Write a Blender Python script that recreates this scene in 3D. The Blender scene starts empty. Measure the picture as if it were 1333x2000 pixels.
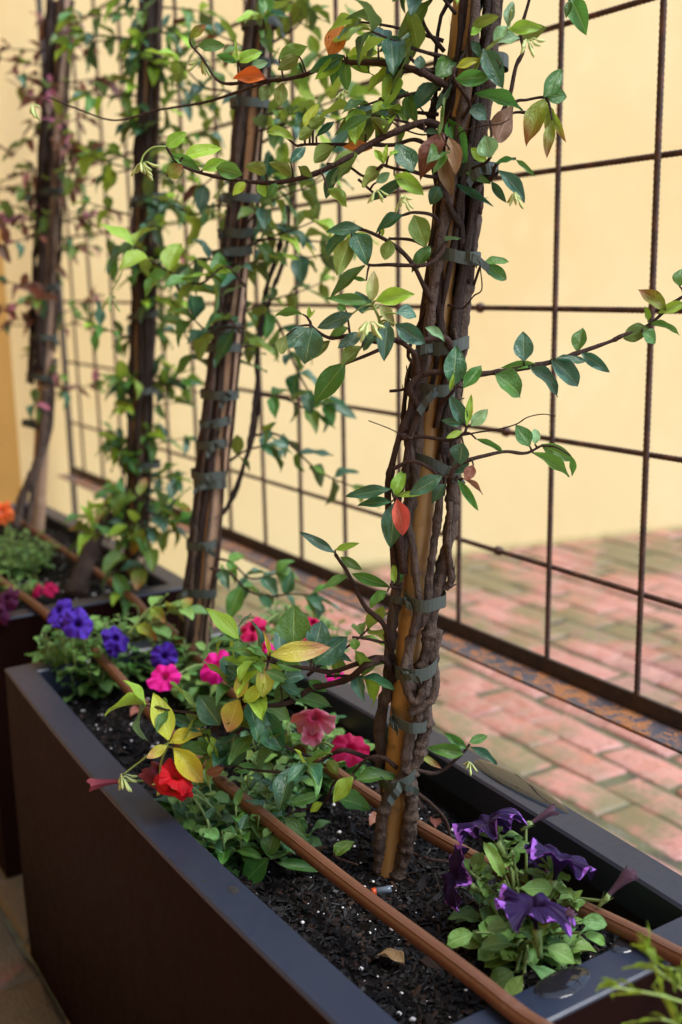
import bpy, math, random
from mathutils import Vector, Matrix, noise
random.seed(7)
sc = bpy.context.scene
COL = sc.collection
rnd = random.random
def U(a, b): return a + (b - a) * random.random()

# ------------------------------------------------------------------ camera, sky, sun, exposure
F, CX, CY = 2100.0, 666.5, 1000.0
R = Matrix(((0.846451, -0.12570269, 0.51741621),
            (-0.53216808, -0.16717943, 0.82996878),
            (-0.01782797, -0.9778803, -0.20840415)))      # columns: camera right, down, forward (world = R @ cam)
CAM = Vector((0, 0, 1.12))
cam_d = bpy.data.cameras.new('camera'); cam = bpy.data.objects.new('camera', cam_d); COL.objects.link(cam)
m = Matrix.Identity(4)
for i in range(3):
    m[i][0] = R[i][0]; m[i][1] = -R[i][1]; m[i][2] = -R[i][2]; m[i][3] = CAM[i]
cam.matrix_world = m
cam_d.sensor_fit = 'VERTICAL'; cam_d.sensor_height = 36; cam_d.sensor_width = 24
cam_d.lens = F / 2000 * 36
cam_d.clip_start = 0.05; cam_d.clip_end = 200
cam_d.dof.use_dof = True; cam_d.dof.focus_distance = 1.15; cam_d.dof.aperture_fstop = 3.5
sc.camera = cam

world = bpy.data.worlds.new('World'); sc.world = world; world.use_nodes = True
wn = world.node_tree.nodes; wl = world.node_tree.links; wn.clear()
SUN_EL, SUN_AZ = math.radians(58), math.radians(140)      # azimuth from +Y clockwise towards +X
sky = wn.new('ShaderNodeTexSky'); sky.sky_type = 'NISHITA'; sky.sun_disc = False
sky.sun_elevation = SUN_EL; sky.sun_rotation = SUN_AZ; sky.dust_density = 0.6; sky.air_density = 1.0
hs = wn.new('ShaderNodeHueSaturation'); hs.inputs['Saturation'].default_value = 0.85
bg = wn.new('ShaderNodeBackground'); bg.inputs[1].default_value = 0.135
wo = wn.new('ShaderNodeOutputWorld')
wl.new(sky.outputs[0], hs.inputs['Color']); wl.new(hs.outputs[0], bg.inputs[0]); wl.new(bg.outputs[0], wo.inputs[0])
sun_d = bpy.data.lights.new('sun', 'SUN'); sun_d.energy = 1.3; sun_d.angle = math.radians(25); sun_d.color = (1, .98, .95)
sun = bpy.data.objects.new('sun', sun_d); COL.objects.link(sun)
sd = Vector((math.sin(SUN_AZ) * math.cos(SUN_EL), math.cos(SUN_AZ) * math.cos(SUN_EL), math.sin(SUN_EL)))
sun.rotation_euler = sd.to_track_quat('Z', 'Y').to_euler()
sc.view_settings.view_transform = 'Standard'; sc.view_settings.look = 'None'
sc.view_settings.exposure = 1.72; sc.view_settings.gamma = 1.0; sc.view_settings.use_curve_mapping = False
sc.render.engine = 'CYCLES'

# ------------------------------------------------------------------ helpers
def at(px, py, d):
    return CAM + R @ Vector(((px - CX) / F * d, (py - CY) / F * d, d))
def ray(px, py): return R @ Vector(((px - CX) / F, (py - CY) / F, 1.0))
def at_axis(px, py, ax, val):
    r = ray(px, py); return CAM + r * ((val - CAM[ax]) / r[ax])
def camdir(x, y, z):          # right, up, towards the viewer
    return (R @ Vector((x, -y, -z))).normalized()

def new_obj(name, data, parent=None, loc=(0, 0, 0)):
    o = bpy.data.objects.new(name, data); COL.objects.link(o)
    if parent: o.parent = parent
    o.location = loc
    return o
def tag(o, label, cat=None, group=None, kind=None):
    o['label'] = label
    if cat: o['category'] = cat
    if group: o['group'] = group
    if kind: o['kind'] = kind
    return o
def thing(name, loc, label, cat, group=None):
    return tag(new_obj(name, None, None, loc), label, cat, group)

class MB:
    def __init__(s): s.v = []; s.f = []; s.uv = []
    def add(s, verts, faces, uvs=None):
        b = len(s.v); s.v += [tuple(v) for v in verts]
        s.f += [tuple(i + b for i in f) for f in faces]
        s.uv += uvs if uvs else [(0, 0)] * len(verts)
        return s
    def mesh(s, name, mat, smooth=True, off=None):
        me = bpy.data.meshes.new(name)
        v = s.v if off is None else [(a - off[0], b - off[1], c - off[2]) for a, b, c in s.v]
        me.from_pydata(v, [], s.f)
        ul = me.uv_layers.new(name='UVMap')
        n = len(me.loops); vi = [0] * n; me.loops.foreach_get('vertex_index', vi)
        flat = []
        for i in vi: flat += s.uv[i]
        ul.data.foreach_set('uv', flat)
        if smooth: me.polygons.foreach_set('use_smooth', [True] * len(me.polygons))
        if mat: me.materials.append(mat)
        me.update()
        return me
    def obj(s, name, mat, parent=None, smooth=True, off=None):
        return new_obj(name, s.mesh(name, mat, smooth, off), parent)

def box(mb, a, b):
    x0, y0, z0 = a; x1, y1, z1 = b
    mb.add([(x0, y0, z0), (x1, y0, z0), (x1, y1, z0), (x0, y1, z0), (x0, y0, z1), (x1, y0, z1), (x1, y1, z1), (x0, y1, z1)],
           [(3, 2, 1, 0), (4, 5, 6, 7), (0, 1, 5, 4), (1, 2, 6, 5), (2, 3, 7, 6), (3, 0, 4, 7)])
    return mb

def smooth_path(pts, n=6):
    pts = [Vector(p) for p in pts]
    if len(pts) < 3:
        return [pts[0].lerp(pts[-1], i / n) for i in range(n + 1)]
    out = []
    P = [pts[0] * 2 - pts[1]] + pts + [pts[-1] * 2 - pts[-2]]
    for i in range(1, len(P) - 2):
        a, b, c, d = P[i - 1:i + 3]
        for k in range(n):
            t = k / n
            out.append(0.5 * ((2 * b) + (c - a) * t + (2 * a - 5 * b + 4 * c - d) * t * t + (3 * b - a - 3 * c + d) * t ** 3))
    out.append(pts[-1]); return out

def tube(mb, path, rad, sides=6, cap=True, rough=0.0):
    n = len(path)
    t = (path[1] - path[0]).normalized()
    u = t.orthogonal().normalized()
    verts = []; uvs = []; L = 0
    for i, p in enumerate(path):
        t2 = (path[min(i + 1, n - 1)] - path[max(i - 1, 0)])
        t2 = t2.normalized() if t2.length > 1e-9 else t
        u = (u - t2 * u.dot(t2)).normalized(); w = t2.cross(u)
        r = rad(i / (n - 1)) if callable(rad) else rad
        if i: L += (path[i] - path[i - 1]).length
        for k in range(sides):
            a = 2 * math.pi * k / sides
            e = u * math.cos(a) + w * math.sin(a)
            verts.append(p + e * (r if not rough else r * (1 + rough * (noise.noise((p + e * r) * 150) + .6 * noise.noise(Vector((math.cos(a) * 2.2, math.sin(a) * 2.2, L * 9))))))); uvs.append((k / sides, L * 10))
        t = t2
    faces = []
    for i in range(n - 1):
        for k in range(sides):
            a = i * sides + k; b = i * sides + (k + 1) % sides
            faces.append((a, b, b + sides, a + sides))
    if cap:
        faces.append(tuple(reversed(range(sides)))); faces.append(tuple(range((n - 1) * sides, n * sides)))
    mb.add(verts, faces, uvs)
    return mb

# ------------------------------------------------------------------ materials
class NT:
    def __init__(s, name):
        s.m = bpy.data.materials.new(name); s.m.use_nodes = True
        s.n = s.m.node_tree.nodes; s.l = s.m.node_tree.links
        s.b = s.n['Principled BSDF']; s.out = s.n['Material Output']
    def node(s, t, **kw):
        x = s.n.new('ShaderNode' + t)
        for k, v in kw.items(): setattr(x, k, v)
        return x
    def link(s, a, b): s.l.new(a, b)
    def noise(s, scale, detail=4, vec=None, rough=.55):
        x = s.node('TexNoise'); x.inputs['Scale'].default_value = scale; x.inputs['Detail'].default_value = detail
        x.inputs['Roughness'].default_value = rough
        if vec: s.link(vec, x.inputs['Vector'])
        return x.outputs['Fac']
    def ramp(s, fac, stops):
        x = s.node('ValToRGB'); e = x.color_ramp.elements
        while len(e) < len(stops): e.new(0.5)
        for el, (p, c) in zip(e, stops):
            el.position = p; el.color = (*c, 1) if len(c) == 3 else c
        s.link(fac, x.inputs[0]); return x.outputs[0]
    def mix(s, fac, a, b, blend='MIX'):
        x = s.node('MixRGB'); x.blend_type = blend
        for inp, v in ((x.inputs[0], fac), (x.inputs[1], a), (x.inputs[2], b)):
            if isinstance(v, (int, float)): inp.default_value = v
            elif isinstance(v, tuple): inp.default_value = (*v, 1)
            else: s.link(v, inp)
        return x.outputs[0]
    def math(s, op, a, b=0.0, c=None):
        x = s.node('Math', operation=op)
        for i, v in enumerate((a, b) if c is None else (a, b, c)):
            if isinstance(v, (int, float)): x.inputs[i].default_value = v
            else: s.link(v, x.inputs[i])
        return x.outputs[0]
    def bump(s, h, strength, dist=.01):
        x = s.node('Bump'); x.inputs['Strength'].default_value = strength; x.inputs['Distance'].default_value = dist
        s.link(h, x.inputs['Height']); s.link(x.outputs[0], s.b.inputs['Normal']); return x.outputs[0]
    def objco(s): return s.node('TexCoord').outputs['Object']
    def pos(s): return s.node('NewGeometry').outputs['Position']
    def uv(s):
        x = s.node('SeparateXYZ'); s.link(s.node('TexCoord').outputs['UV'], x.inputs[0]); return x.outputs
    def set(s, **kw):
        for k, v in kw.items():
            i = s.b.inputs[k.replace('_', ' ')]
            if isinstance(v, tuple): i.default_value = (*v, 1)
            elif isinstance(v, (int, float)): i.default_value = v
            else: s.link(v, i)
        return s

def leaf_mat(name, front, back, rough=.36, trans=.22, tip=None, spots=None, vary=.25, spec=.5):
    t = NT(name); uv = t.uv(); oi = t.node('ObjectInfo'); geo = t.node('NewGeometry')
    midrib = t.math('LESS_THAN', t.math('ABSOLUTE', t.math('SUBTRACT', uv[0], .5)), .022)
    # side veins: oblique bands
    v = t.math('ABSOLUTE', t.math('SUBTRACT', uv[0], .5))
    band = t.math('SINE', t.math('MULTIPLY', t.math('SUBTRACT', uv[1], t.math('MULTIPLY', v, .55)), 62.0))
    vein = t.math('MULTIPLY', t.math('GREATER_THAN', band, .93), .35)
    nz = t.noise(26, 3, t.objco())
    oiv = t.node('CombineXYZ'); t.link(oi.outputs['Random'], oiv.inputs[0]); t.link(uv[0], oiv.inputs[1]); t.link(uv[1], oiv.inputs[2])
    blot = t.noise(3.2, 5, oiv.outputs[0])
    c = t.mix(t.math('MULTIPLY', blot, .5), front, tuple(min(1, x * 1.7 + .005) for x in front))
    if tip:
        tf = t.ramp(t.math('ADD', t.math('MULTIPLY', uv[1], .8), t.math('MULTIPLY', blot, .5)), [(.55, (0, 0, 0)), (.95, (1, 1, 1))])
        c = t.mix(tf, c, tip)
    if spots:
        sp = t.ramp(t.noise(9, 4, oiv.outputs[0]), [(.62, (0, 0, 0)), (.68, (1, 1, 1))]); c = t.mix(sp, c, spots)
    c = t.mix(vein, c, tuple(min(1, x * 1.8 + .02) for x in front))
    c = t.mix(t.math('MULTIPLY', midrib, .6), c, tuple(min(1, x * 1.6 + .06) for x in back))
    cb = t.mix(t.math('MULTIPLY', midrib, .6), t.mix(blot, back, tuple(x * .75 for x in back)), tuple(min(1, x * 1.4 + .05) for x in back))
    c = t.mix(geo.outputs['Backfacing'], c, cb)
    h = t.node('HueSaturation')
    t.link(c, h.inputs['Color'])
    t.link(t.math('ADD', t.math('MULTIPLY', oi.outputs['Random'], vary * 2), 1 - vary), h.inputs['Value'])
    t.link(t.math('ADD', t.math('MULTIPLY', t.math('FRACT', t.math('MULTIPLY', oi.outputs['Random'], 7.13)), .03), .485), h.inputs['Hue'])
    t.set(Base_Color=h.outputs[0])
    rr = t.math('ADD', t.math('MULTIPLY', nz, .16), rough - .08)
    t.link(t.math('ADD', rr, t.math('MULTIPLY', geo.outputs['Backfacing'], .22)), t.b.inputs['Roughness'])
    t.b.inputs['Specular IOR Level'].default_value = spec
    t.bump(t.math('ADD', t.math('MULTIPLY', midrib, -1.0), t.math('ADD', t.math('MULTIPLY', vein, -.8), t.math('MULTIPLY', blot, .8))), .35, .02)
    tr = t.node('BsdfTranslucent'); hh = t.node('HueSaturation'); hh.inputs['Value'].default_value = 1.5; hh.inputs['Hue'].default_value = .487
    t.link(h.outputs[0], hh.inputs['Color']); t.link(hh.outputs[0], tr.inputs[0])
    ms = t.node('MixShader'); ms.inputs[0].default_value = trans
    t.link(t.b.outputs[0], ms.inputs[1]); t.link(tr.outputs[0], ms.inputs[2]); t.link(ms.outputs[0], t.out.inputs[0])
    return t.m

LEAFM = {
 'D': leaf_mat('leaf_dark', (.024, .092, .036), (.10, .18, .035), .30, spec=.6),
 'T': leaf_mat('leaf_dark_sky_sheen', (.032, .105, .058), (.10, .17, .05), .36, spec=.8),  # dark leaf again, bluish sky reflection tinted into its base colour
 'M': leaf_mat('leaf_green', (.060, .165, .026), (.14, .23, .03), .34, .30),
 'L': leaf_mat('leaf_lime', (.22, .38, .032), (.24, .36, .04), .38, .32),
 'G': leaf_mat('leaf_olive', (.09, .17, .022), (.16, .22, .028), .40, .28),
 'P': leaf_mat('leaf_pale', (.16, .30, .13), (.2, .3, .12), .36, .25),
 'YG': leaf_mat('leaf_yellow_green', (.18, .24, .020), (.2, .24, .03), .4, .32, tip=(.30, .12, .03), spots=(.12, .05, .02)),
 'Y': leaf_mat('leaf_yellow', (.42, .40, .030), (.40, .38, .05), .34, .28, tip=(.50, .30, .05), vary=.12),
 'LY': leaf_mat('leaf_yellow_lime', (.36, .42, .035), (.36, .40, .05), .32, .28, vary=.12),
 'YR': leaf_mat('leaf_blush', (.40, .40, .05), (.42, .40, .09), .30, .25, tip=(.55, .32, .15), vary=.12),
 'PB': leaf_mat('leaf_new', (.24, .28, .09), (.26, .28, .1), .38, .28, tip=(.28, .24, .09)),
 'OR': leaf_mat('leaf_orange', (.42, .105, .010), (.45, .12, .012), .42, .25, spots=(.08, .02, .01), vary=.12),
 'RED': leaf_mat('leaf_red', (.42, .07, .045), (.4, .09, .05), .42, .25, vary=.15),
 'BR': leaf_mat('leaf_brown', (.17, .062, .032), (.2, .09, .05), .5, .15),
 'TAN': leaf_mat('leaf_tan', (.22, .13, .062), (.25, .16, .09), .6, .15),
 'PU': leaf_mat('leaf_purple_brown', (.11, .050, .028), (.15, .07, .04), .45, .22),
 'PK': leaf_mat('leaf_pink', (.32, .10, .14), (.36, .14, .18), .5, .3),
 'PT': leaf_mat('petunia_green', (.085, .19, .045), (.13, .22, .07), .5, .22),
 'PL': leaf_mat('petunia_light', (.14, .26, .055), (.17, .27, .08), .5, .25),
}
def bark_mat(name, c1, c2, scale=60):
    t = NT(name); tc = t.node('TexCoord'); mp = t.node('Mapping'); mp.inputs['Scale'].default_value = (1, 1, .3)
    t.link(tc.outputs['Object'], mp.inputs[0])
    n1 = t.noise(scale * 2.2, 6, mp.outputs[0], .7); n2 = t.noise(scale * .4, 3, tc.outputs['Object'])
    n3 = t.noise(420, 3, tc.outputs['Object'], .7)
    c = t.ramp(t.math('ADD', t.math('MULTIPLY', n1, .6), t.math('MULTIPLY', n2, .4)), [(.3, c1), (.55, tuple((a + b) / 2 for a, b in zip(c1, c2))), (.78, c2)])
    t.set(Base_Color=c, Roughness=.8); t.b.inputs['Specular IOR Level'].default_value = .25
    t.bump(t.math('ADD', n1, t.math('MULTIPLY', n3, .4)), 1.0, .012)
    return t.m
BARK = bark_mat('vine_bark', (.020, .012, .009), (.25, .17, .13))
TWIG = bark_mat('twig_bark', (.032, .015, .011), (.10, .052, .036))
DARKBARK = bark_mat('dark_bark', (.010, .006, .005), (.095, .057, .043))
GREENSTEM = NT('green_stem').set(Base_Color=(.20, .28, .06), Roughness=.5).m
PETSTEM = NT('petunia_stem').set(Base_Color=(.17, .25, .075), Roughness=.6).m

def plaster(name, c, dark):
    t = NT(name); p = t.pos()
    n1 = t.noise(1.1, 4, p); n2 = t.noise(7, 5, p); n3 = t.noise(140, 3, p)
    col = t.mix(t.ramp(n1, [(.3, (0, 0, 0)), (.7, (1, 1, 1))]), c, (c[0] * .93, c[1] * .86, c[2] * .74))
    col = t.mix(t.ramp(n2, [(.55, (0, 0, 0)), (.8, (.4, .4, .4))]), col, tuple(x * 1.06 for x in c))
    sep = t.node('SeparateXYZ'); t.link(p, sep.inputs[0])
    n5 = t.noise(30, 4, p); low = t.math('SUBTRACT', sep.outputs[2], t.math('MULTIPLY', n5, .03))
    st = t.ramp(low, [(.0, (1, 1, 1)), (.012, (0, 0, 0))])
    col = t.mix(t.math('MULTIPLY', st, .4), col, dark)
    t.set(Base_Color=col, Roughness=.8); t.bump(t.math('ADD', n3, t.math('MULTIPLY', n2, 2)), .25, .004)
    return t.m
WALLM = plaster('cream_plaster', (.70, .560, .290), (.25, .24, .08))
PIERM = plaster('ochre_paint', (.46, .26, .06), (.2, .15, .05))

def brick_mat():
    t = NT('old_brick'); p = t.pos(); oi = t.node('ObjectInfo'); geo = t.node('NewGeometry')
    r = t.math('FRACT', t.math('ADD', oi.outputs['Random'], geo.outputs['Random Per Island']))
    base = t.ramp(r, [(0, (.28, .105, .075)), (.3, (.38, .15, .10)), (.55, (.44, .19, .145)), (.8, (.32, .125, .10)), (1, (.22, .12, .105))])
    n1 = t.noise(16, 5, p, .65); n2 = t.noise(60, 5, p, .7); n3 = t.noise(2.2, 4, p); n4 = t.noise(150, 4, p)
    c = t.mix(t.ramp(n1, [(.40, (0, 0, 0)), (.60, (.85, .85, .85))]), base, (.44, .235, .195))
    c = t.mix(t.ramp(n2, [(.48, (0, 0, 0)), (.68, (.75, .75, .75))]), c, (.17, .075, .06))
    sx = t.node('SeparateXYZ'); t.link(p, sx.inputs[0]); foot = t.node('MapRange'); foot.inputs[1].default_value = .05; foot.inputs[2].default_value = .42; foot.inputs[3].default_value = 0.0; foot.inputs[4].default_value = .24; t.link(sx.outputs[0], foot.inputs[0])
    foot_ = t.math('MULTIPLY', foot.outputs[0], t.math('LESS_THAN', sx.outputs[0], .9))
    wf = t.node('MapRange'); wf.inputs[1].default_value = 2.5; wf.inputs[2].default_value = 3.4; wf.inputs[3].default_value = 0.0; wf.inputs[4].default_value = .075; t.link(sx.outputs[1], wf.inputs[0])
    moss = t.ramp(t.math('ADD', t.math('ADD', foot_, wf.outputs[0]), t.math('ADD', t.math('MULTIPLY', n3, .75), t.math('MULTIPLY', n1, .32))), [(.53, (0, 0, 0)), (.64, (.85, .85, .85))])
    c = t.mix(moss, c, t.mix(t.math('MULTIPLY', foot_, 3.8), (.125, .125, .05), (.040, .045, .016)))
    t.set(Base_Color=c, Roughness=t.math('ADD', t.math('MULTIPLY', n1, .5), .3)); t.bump(t.math('ADD', n2, n4), .5, .006)
    return t.m
BRICK = brick_mat()
def joint_mat():
    t = NT('mossy_joint'); p = t.pos(); n = t.noise(12, 5, p); n2 = t.noise(90, 4, p)
    t.set(Base_Color=t.ramp(n, [(.35, (.06, .05, .035)), (.55, (.095, .095, .04)), (.75, (.14, .125, .09))]), Roughness=.9); t.bump(n2, .7, .01)
    return t.m
JOINT = joint_mat()

def rust_bar():
    t = NT('rusty_rebar'); p = t.objco(); n = t.noise(45, 4, p); n2 = t.noise(240, 4, p)
    t.set(Base_Color=t.ramp(n, [(.3, (.025, .014, .011)), (.55, (.075, .034, .022)), (.75, (.15, .060, .032))]), Roughness=.62, Metallic=.15); t.bump(n2, .4, .002)
    return t.m
REBAR = rust_bar()
def rail_mat():
    t = NT('rusted_angle_iron'); p = t.pos(); n = t.noise(38, 8, p, .75); n2 = t.noise(220, 5, p, .7)
    mx = t.math('ADD', t.math('MULTIPLY', n, .8), t.math('MULTIPLY', n2, .25))
    f = t.ramp(mx, [(.51, (0, 0, 0)), (.57, (1, 1, 1))])
    steel = t.ramp(n2, [(.3, (.08, .085, .105)), (.7, (.17, .165, .19))])
    rust = t.ramp(n2, [(.3, (.17, .062, .02)), (.7, (.42, .17, .05))])
    t.set(Base_Color=t.mix(f, steel, rust), Roughness=t.math('ADD', t.math('MULTIPLY', f, .45), .3), Metallic=t.math('SUBTRACT', .5, t.math('MULTIPLY', f, .45)))
    t.bump(n2, .4, .003)
    return t.m
RAIL = rail_mat()
RAILDARK = NT('dark_iron'); 
_n = RAILDARK.noise(50, 5, RAILDARK.pos())
RAILDARK.set(Base_Color=RAILDARK.ramp(_n, [(.3, (.014, .010, .009)), (.7, (.05, .028, .02))]), Roughness=.5); RAILDARK = RAILDARK.m

def paint(name, c, c2, rough, scr=.05, spec=.5):
    t = NT(name); t.b.inputs['Specular IOR Level'].default_value = spec; p = t.objco(); n = t.noise(9, 5, p); n2 = t.noise(130, 4, p); n3 = t.noise(420, 2, p)
    t.set(Base_Color=t.mix(t.math('MULTIPLY', n, .9), c, c2), Roughness=t.math('ADD', t.math('MULTIPLY', n2, .25), rough))
    t.bump(t.math('ADD', n2, n3), scr, .002); return t.m
RIMM = paint('charcoal_rim', (.009, .014, .028), (.015, .021, .038), .27)
def panel_mat():
    t = NT('brown_panel'); tc = t.node('TexCoord'); mp = t.node('Mapping'); mp.inputs['Scale'].default_value = (1, 1, .05); t.link(tc.outputs['Object'], mp.inputs[0])
    n = t.noise(26, 5, mp.outputs[0]); n2 = t.noise(5, 5, tc.outputs['Object']); n3 = t.noise(300, 3, tc.outputs['Object']); n4 = t.noise(60, 6, tc.outputs['Object'], .75)
    c = t.mix(n, (.0075, .0024, .0018), (.014, .0048, .0036)); c = t.mix(t.math('MULTIPLY', n2, .5), c, (.0090, .0040, .0032))
    c = t.mix(t.ramp(n4, [(.70, (0, 0, 0)), (.78, (.8, .8, .8))]), c, (.022, .013, .010))
    t.set(Base_Color=c, Roughness=t.math('ADD', t.math('MULTIPLY', n4, .3), .32), Specular_IOR_Level=.16); t.b.inputs['IOR'].default_value = 1.18; t.bump(n3, .06, .002); return t.m
BODYM = panel_mat() if True else paint('brown_panel', (.0042, .0017, .0013), (.0065, .0026, .0020), .45, spec=.15)
def pipe_mat():
    t = NT('brown_pipe'); p = t.objco(); n = t.noise(14, 5, p); n2 = t.noise(110, 5, p, .75); n3 = t.noise(34, 6, p, .7)
    c = t.mix(n, (.095, .036, .017), (.14, .058, .031)); c = t.mix(t.ramp(n3, [(.56, (0, 0, 0)), (.7, (.55, .55, .55))]), c, (.17, .10, .07)); c = t.mix(t.ramp(n2, [(.62, (0, 0, 0)), (.70, (.8, .8, .8))]), c, (.02, .013, .01))
    t.set(Base_Color=c, Roughness=t.math('ADD', t.math('MULTIPLY', n3, .35), .28)); t.bump(n2, .15, .003); return t.m
PIPEM = pipe_mat() if True else paint('brown_pipe', (.105, .040, .019), (.14, .057, .029), .40)
LININGM = paint('planter_lining', (.004, .004, .0045), (.008, .008, .008), .6, spec=.2)

def soil_mat():
    t = NT('potting_soil'); p = t.pos(); n = t.noise(90, 6, p, .7); n2 = t.noise(14, 4, p)
    c = t.ramp(n, [(.3, (.002, .002, .0022)), (.6, (.006, .005, .005)), (.85, (.018, .013, .010))])
    t.set(Base_Color=t.mix(t.math('MULTIPLY', n2, .4), c, (.007, .0045, .003)), IOR=1.2, Roughness=t.math('ADD', t.math('MULTIPLY', n, .5), .4)); t.bump(n, 1.0, .012)
    return t.m
SOIL = soil_mat()
def chip_mat():
    t = NT('bark_chips'); r = t.node('NewGeometry').outputs['Random Per Island']
    t.set(Base_Color=t.ramp(r, [(0, (.002, .002, .0025)), (.7, (.006, .0055, .0055)), (.92, (.014, .009, .007)), (1, (.04, .02, .012))]), IOR=1.3, Roughness=t.math('ADD', t.math('MULTIPLY', r, .4), .42))
    return t.m
CHIP = chip_mat()
PERL = NT('perlite').set(Base_Color=(.72, .71, .70), Roughness=.8).m

def bamboo_mat(name, c1, c2):
    t = NT(name); tc = t.node('TexCoord'); mp = t.node('Mapping'); mp.inputs['Scale'].default_value = (1, 1, .06)
    t.link(tc.outputs['Object'], mp.inputs[0]); n = t.noise(160, 5, mp.outputs[0]); n2 = t.noise(9, 4, tc.outputs['Object']); n3 = t.noise(50, 5, tc.outputs['Object'])
    c = t.mix(n2, c1, c2); c = t.mix(t.ramp(n, [(.45, (0, 0, 0)), (.8, (.6, .6, .6))]), c, tuple(x * .45 for x in c1))
    c = t.mix(t.ramp(n3, [(.58, (0, 0, 0)), (.72, (.7, .7, .7))]), c, (.05, .028, .015))
    t.set(Base_Color=c, Roughness=.45); t.bump(n, .3, .003); return t.m
BAMBOO = bamboo_mat('bamboo', (.36, .20, .062), (.27, .145, .048))
BAMBOO2 = bamboo_mat('weathered_bamboo', (.34, .21, .125), (.27, .16, .095))
TIE = paint('green_tie_tape', (.028, .039, .031), (.045, .055, .044), .5, .1)

def petal_mat(name, core, edge, throat, veins=None, edge_at=.78, soft=.1, rough=.5, nz=1.0):
    t = NT(name); uv = t.uv(); tc = t.node('TexCoord')
    n = t.noise(7, 5, t.node('TexCoord').outputs['Object'], .6)
    n2 = t.noise(24, 4, t.node('TexCoord').outputs['Object'], .6)
    cv = t.node('CombineXYZ'); t.link(t.math('MULTIPLY', uv[0], 26.0), cv.inputs[0]); t.link(t.math('MULTIPLY', uv[1], 1.6), cv.inputs[1])
    if nz < 1: n2 = t.noise(1.0, 3, cv.outputs[0], .6)
    w = t.math('ADD', uv[1], t.math('MULTIPLY', t.math('SUBTRACT', n2, .5), nz))
    c = t.mix(t.ramp(w, [(edge_at - soft, (0, 0, 0)), (edge_at + soft, (1, 1, 1))]), core, edge)
    c = t.mix(t.ramp(uv[1], [(.05, (1, 1, 1)), (.32, (0, 0, 0))]), c, throat)
    if veins:
        s = t.math('SINE', t.math('MULTIPLY', uv[0], 220.0))
        c = t.mix(t.math('MULTIPLY', t.math('GREATER_THAN', s, .8), .35), c, veins)
    c = t.mix(t.math('MULTIPLY', n, .35), c, (.0, .0, .0), 'MULTIPLY') if False else c
    t.set(Base_Color=c, Roughness=rough); t.b.inputs['Specular IOR Level'].default_value = .25
    t.bump(t.math('ADD', t.math('MULTIPLY', t.math('SINE', t.math('MULTIPLY', uv[0], 260.0)), .25), n2), .3, .012)
    tr = t.node('BsdfTranslucent'); t.link(c, tr.inputs[0]); ms = t.node('MixShader'); ms.inputs[0].default_value = .22
    t.link(t.b.outputs[0], ms.inputs[1]); t.link(tr.outputs[0], ms.inputs[2]); t.link(ms.outputs[0], t.out.inputs[0])
    return t.m
PET = {
 'purple': petal_mat('petal_purple', (.014, .0018, .042), (.30, .10, .50), (.004, .001, .010), None, 1.02, .07, rough=.62, nz=.9),
 'blue': petal_mat('petal_blue', (.045, .010, .27), (.06, .015, .34), (.008, .002, .06), None),
 'magenta': petal_mat('petal_magenta', (.68, .004, .24), (.70, .008, .28), (.6, .12, .3), None),
 'red': petal_mat('petal_red', (.50, .003, .010), (.42, .003, .010), (.2, .08, .01), None),
 'pink': petal_mat('petal_pink', (.55, .035, .10), (.75, .30, .38), (.5, .1, .15), None, .75, .3),
 'crimson': petal_mat('petal_crimson', (.48, .003, .08), (.52, .006, .10), (.2, .0, .03), None),
 'wine': petal_mat('petal_wine', (.06, .004, .035), (.10, .01, .055), (.03, .0, .01), None),
 'orange': petal_mat('petal_orange', (.8, .11, .02), (.8, .2, .05), (.8, .6, .4), None),
 'wilt': petal_mat('petal_wilted', (.10, .055, .085), (.17, .10, .15), (.06, .04, .05), (.04, .02, .03)),
 'wiltred': petal_mat('petal_wilted_red', (.16, .02, .035), (.26, .05, .06), (.1, .03, .03), (.06, .0, .01)),
}
BUD = NT('jasmine_bud').set(Base_Color=(.42, .50, .17), Roughness=.5).m
WATER = NT('water_film').set(Base_Color=(.012, .012, .013), Roughness=.03).m; 
DARKBIT = NT('dark_grit').set(Base_Color=(.01, .009, .008), Roughness=.9).m

# ------------------------------------------------------------------ the setting: ground, bricks, wall
ground = new_obj('courtyard_ground', MB().add([(-9, -7, -.0055), (11, -7, -.0055), (11, 9, -.0055), (-9, 9, -.0055)], [(0, 1, 2, 3)]).mesh('courtyard_ground', JOINT, False))
tag(ground, 'mossy brick paved courtyard floor', kind='structure')
BL, BW = .222, .107
def brick_geo(seed):
    rs = random.Random(seed); nx, ny = 5, 4; v = []; f = []
    xs = [-BW / 2, -BW / 2 + .009, BW / 2 - .009, BW / 2]; ys = [-BL / 2, -BL / 2 + .012, rs.uniform(-.02, .02), BL / 2 - .012, BL / 2]
    for j, y in enumerate(ys):
        for i, x in enumerate(xs):
            edge = i in (0, 3) or j in (0, 4)
            v.append((x + rs.uniform(-.006, .004), y + rs.uniform(-.009, .006), (-.0035 if edge else 0) + rs.uniform(-.0018, .0018)))
    for j in range(4):
        for i in range(3):
            a = j * 4 + i; f.append((a, a + 1, a + 5, a + 4))
    ring = [0, 1, 2, 3, 7, 11, 15, 19, 18, 17, 16, 12, 8, 4]; b = len(v)
    for r in ring: v.append((v[r][0], v[r][1], -.03))
    for k in range(14):
        k2 = (k + 1) % 14; f.append((ring[k2], ring[k], b + k, b + k2))
    return v, f
BG = [brick_geo(s) for s in range(9)]
BM = [MB().add(v, f).mesh('brick', BRICK) for v, f in BG]
spots = []
px_, py_ = .1155, .2305
for i in range(-60, 70):
    for j in range(-26, 36):
        x = i * px_ + .006 * math.sin(i * 2.3); y = j * py_ + (px_ if i % 2 else 0)
        if -6 < x < 8 and -5 < y < 3.75: spots.append((x, y))
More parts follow.
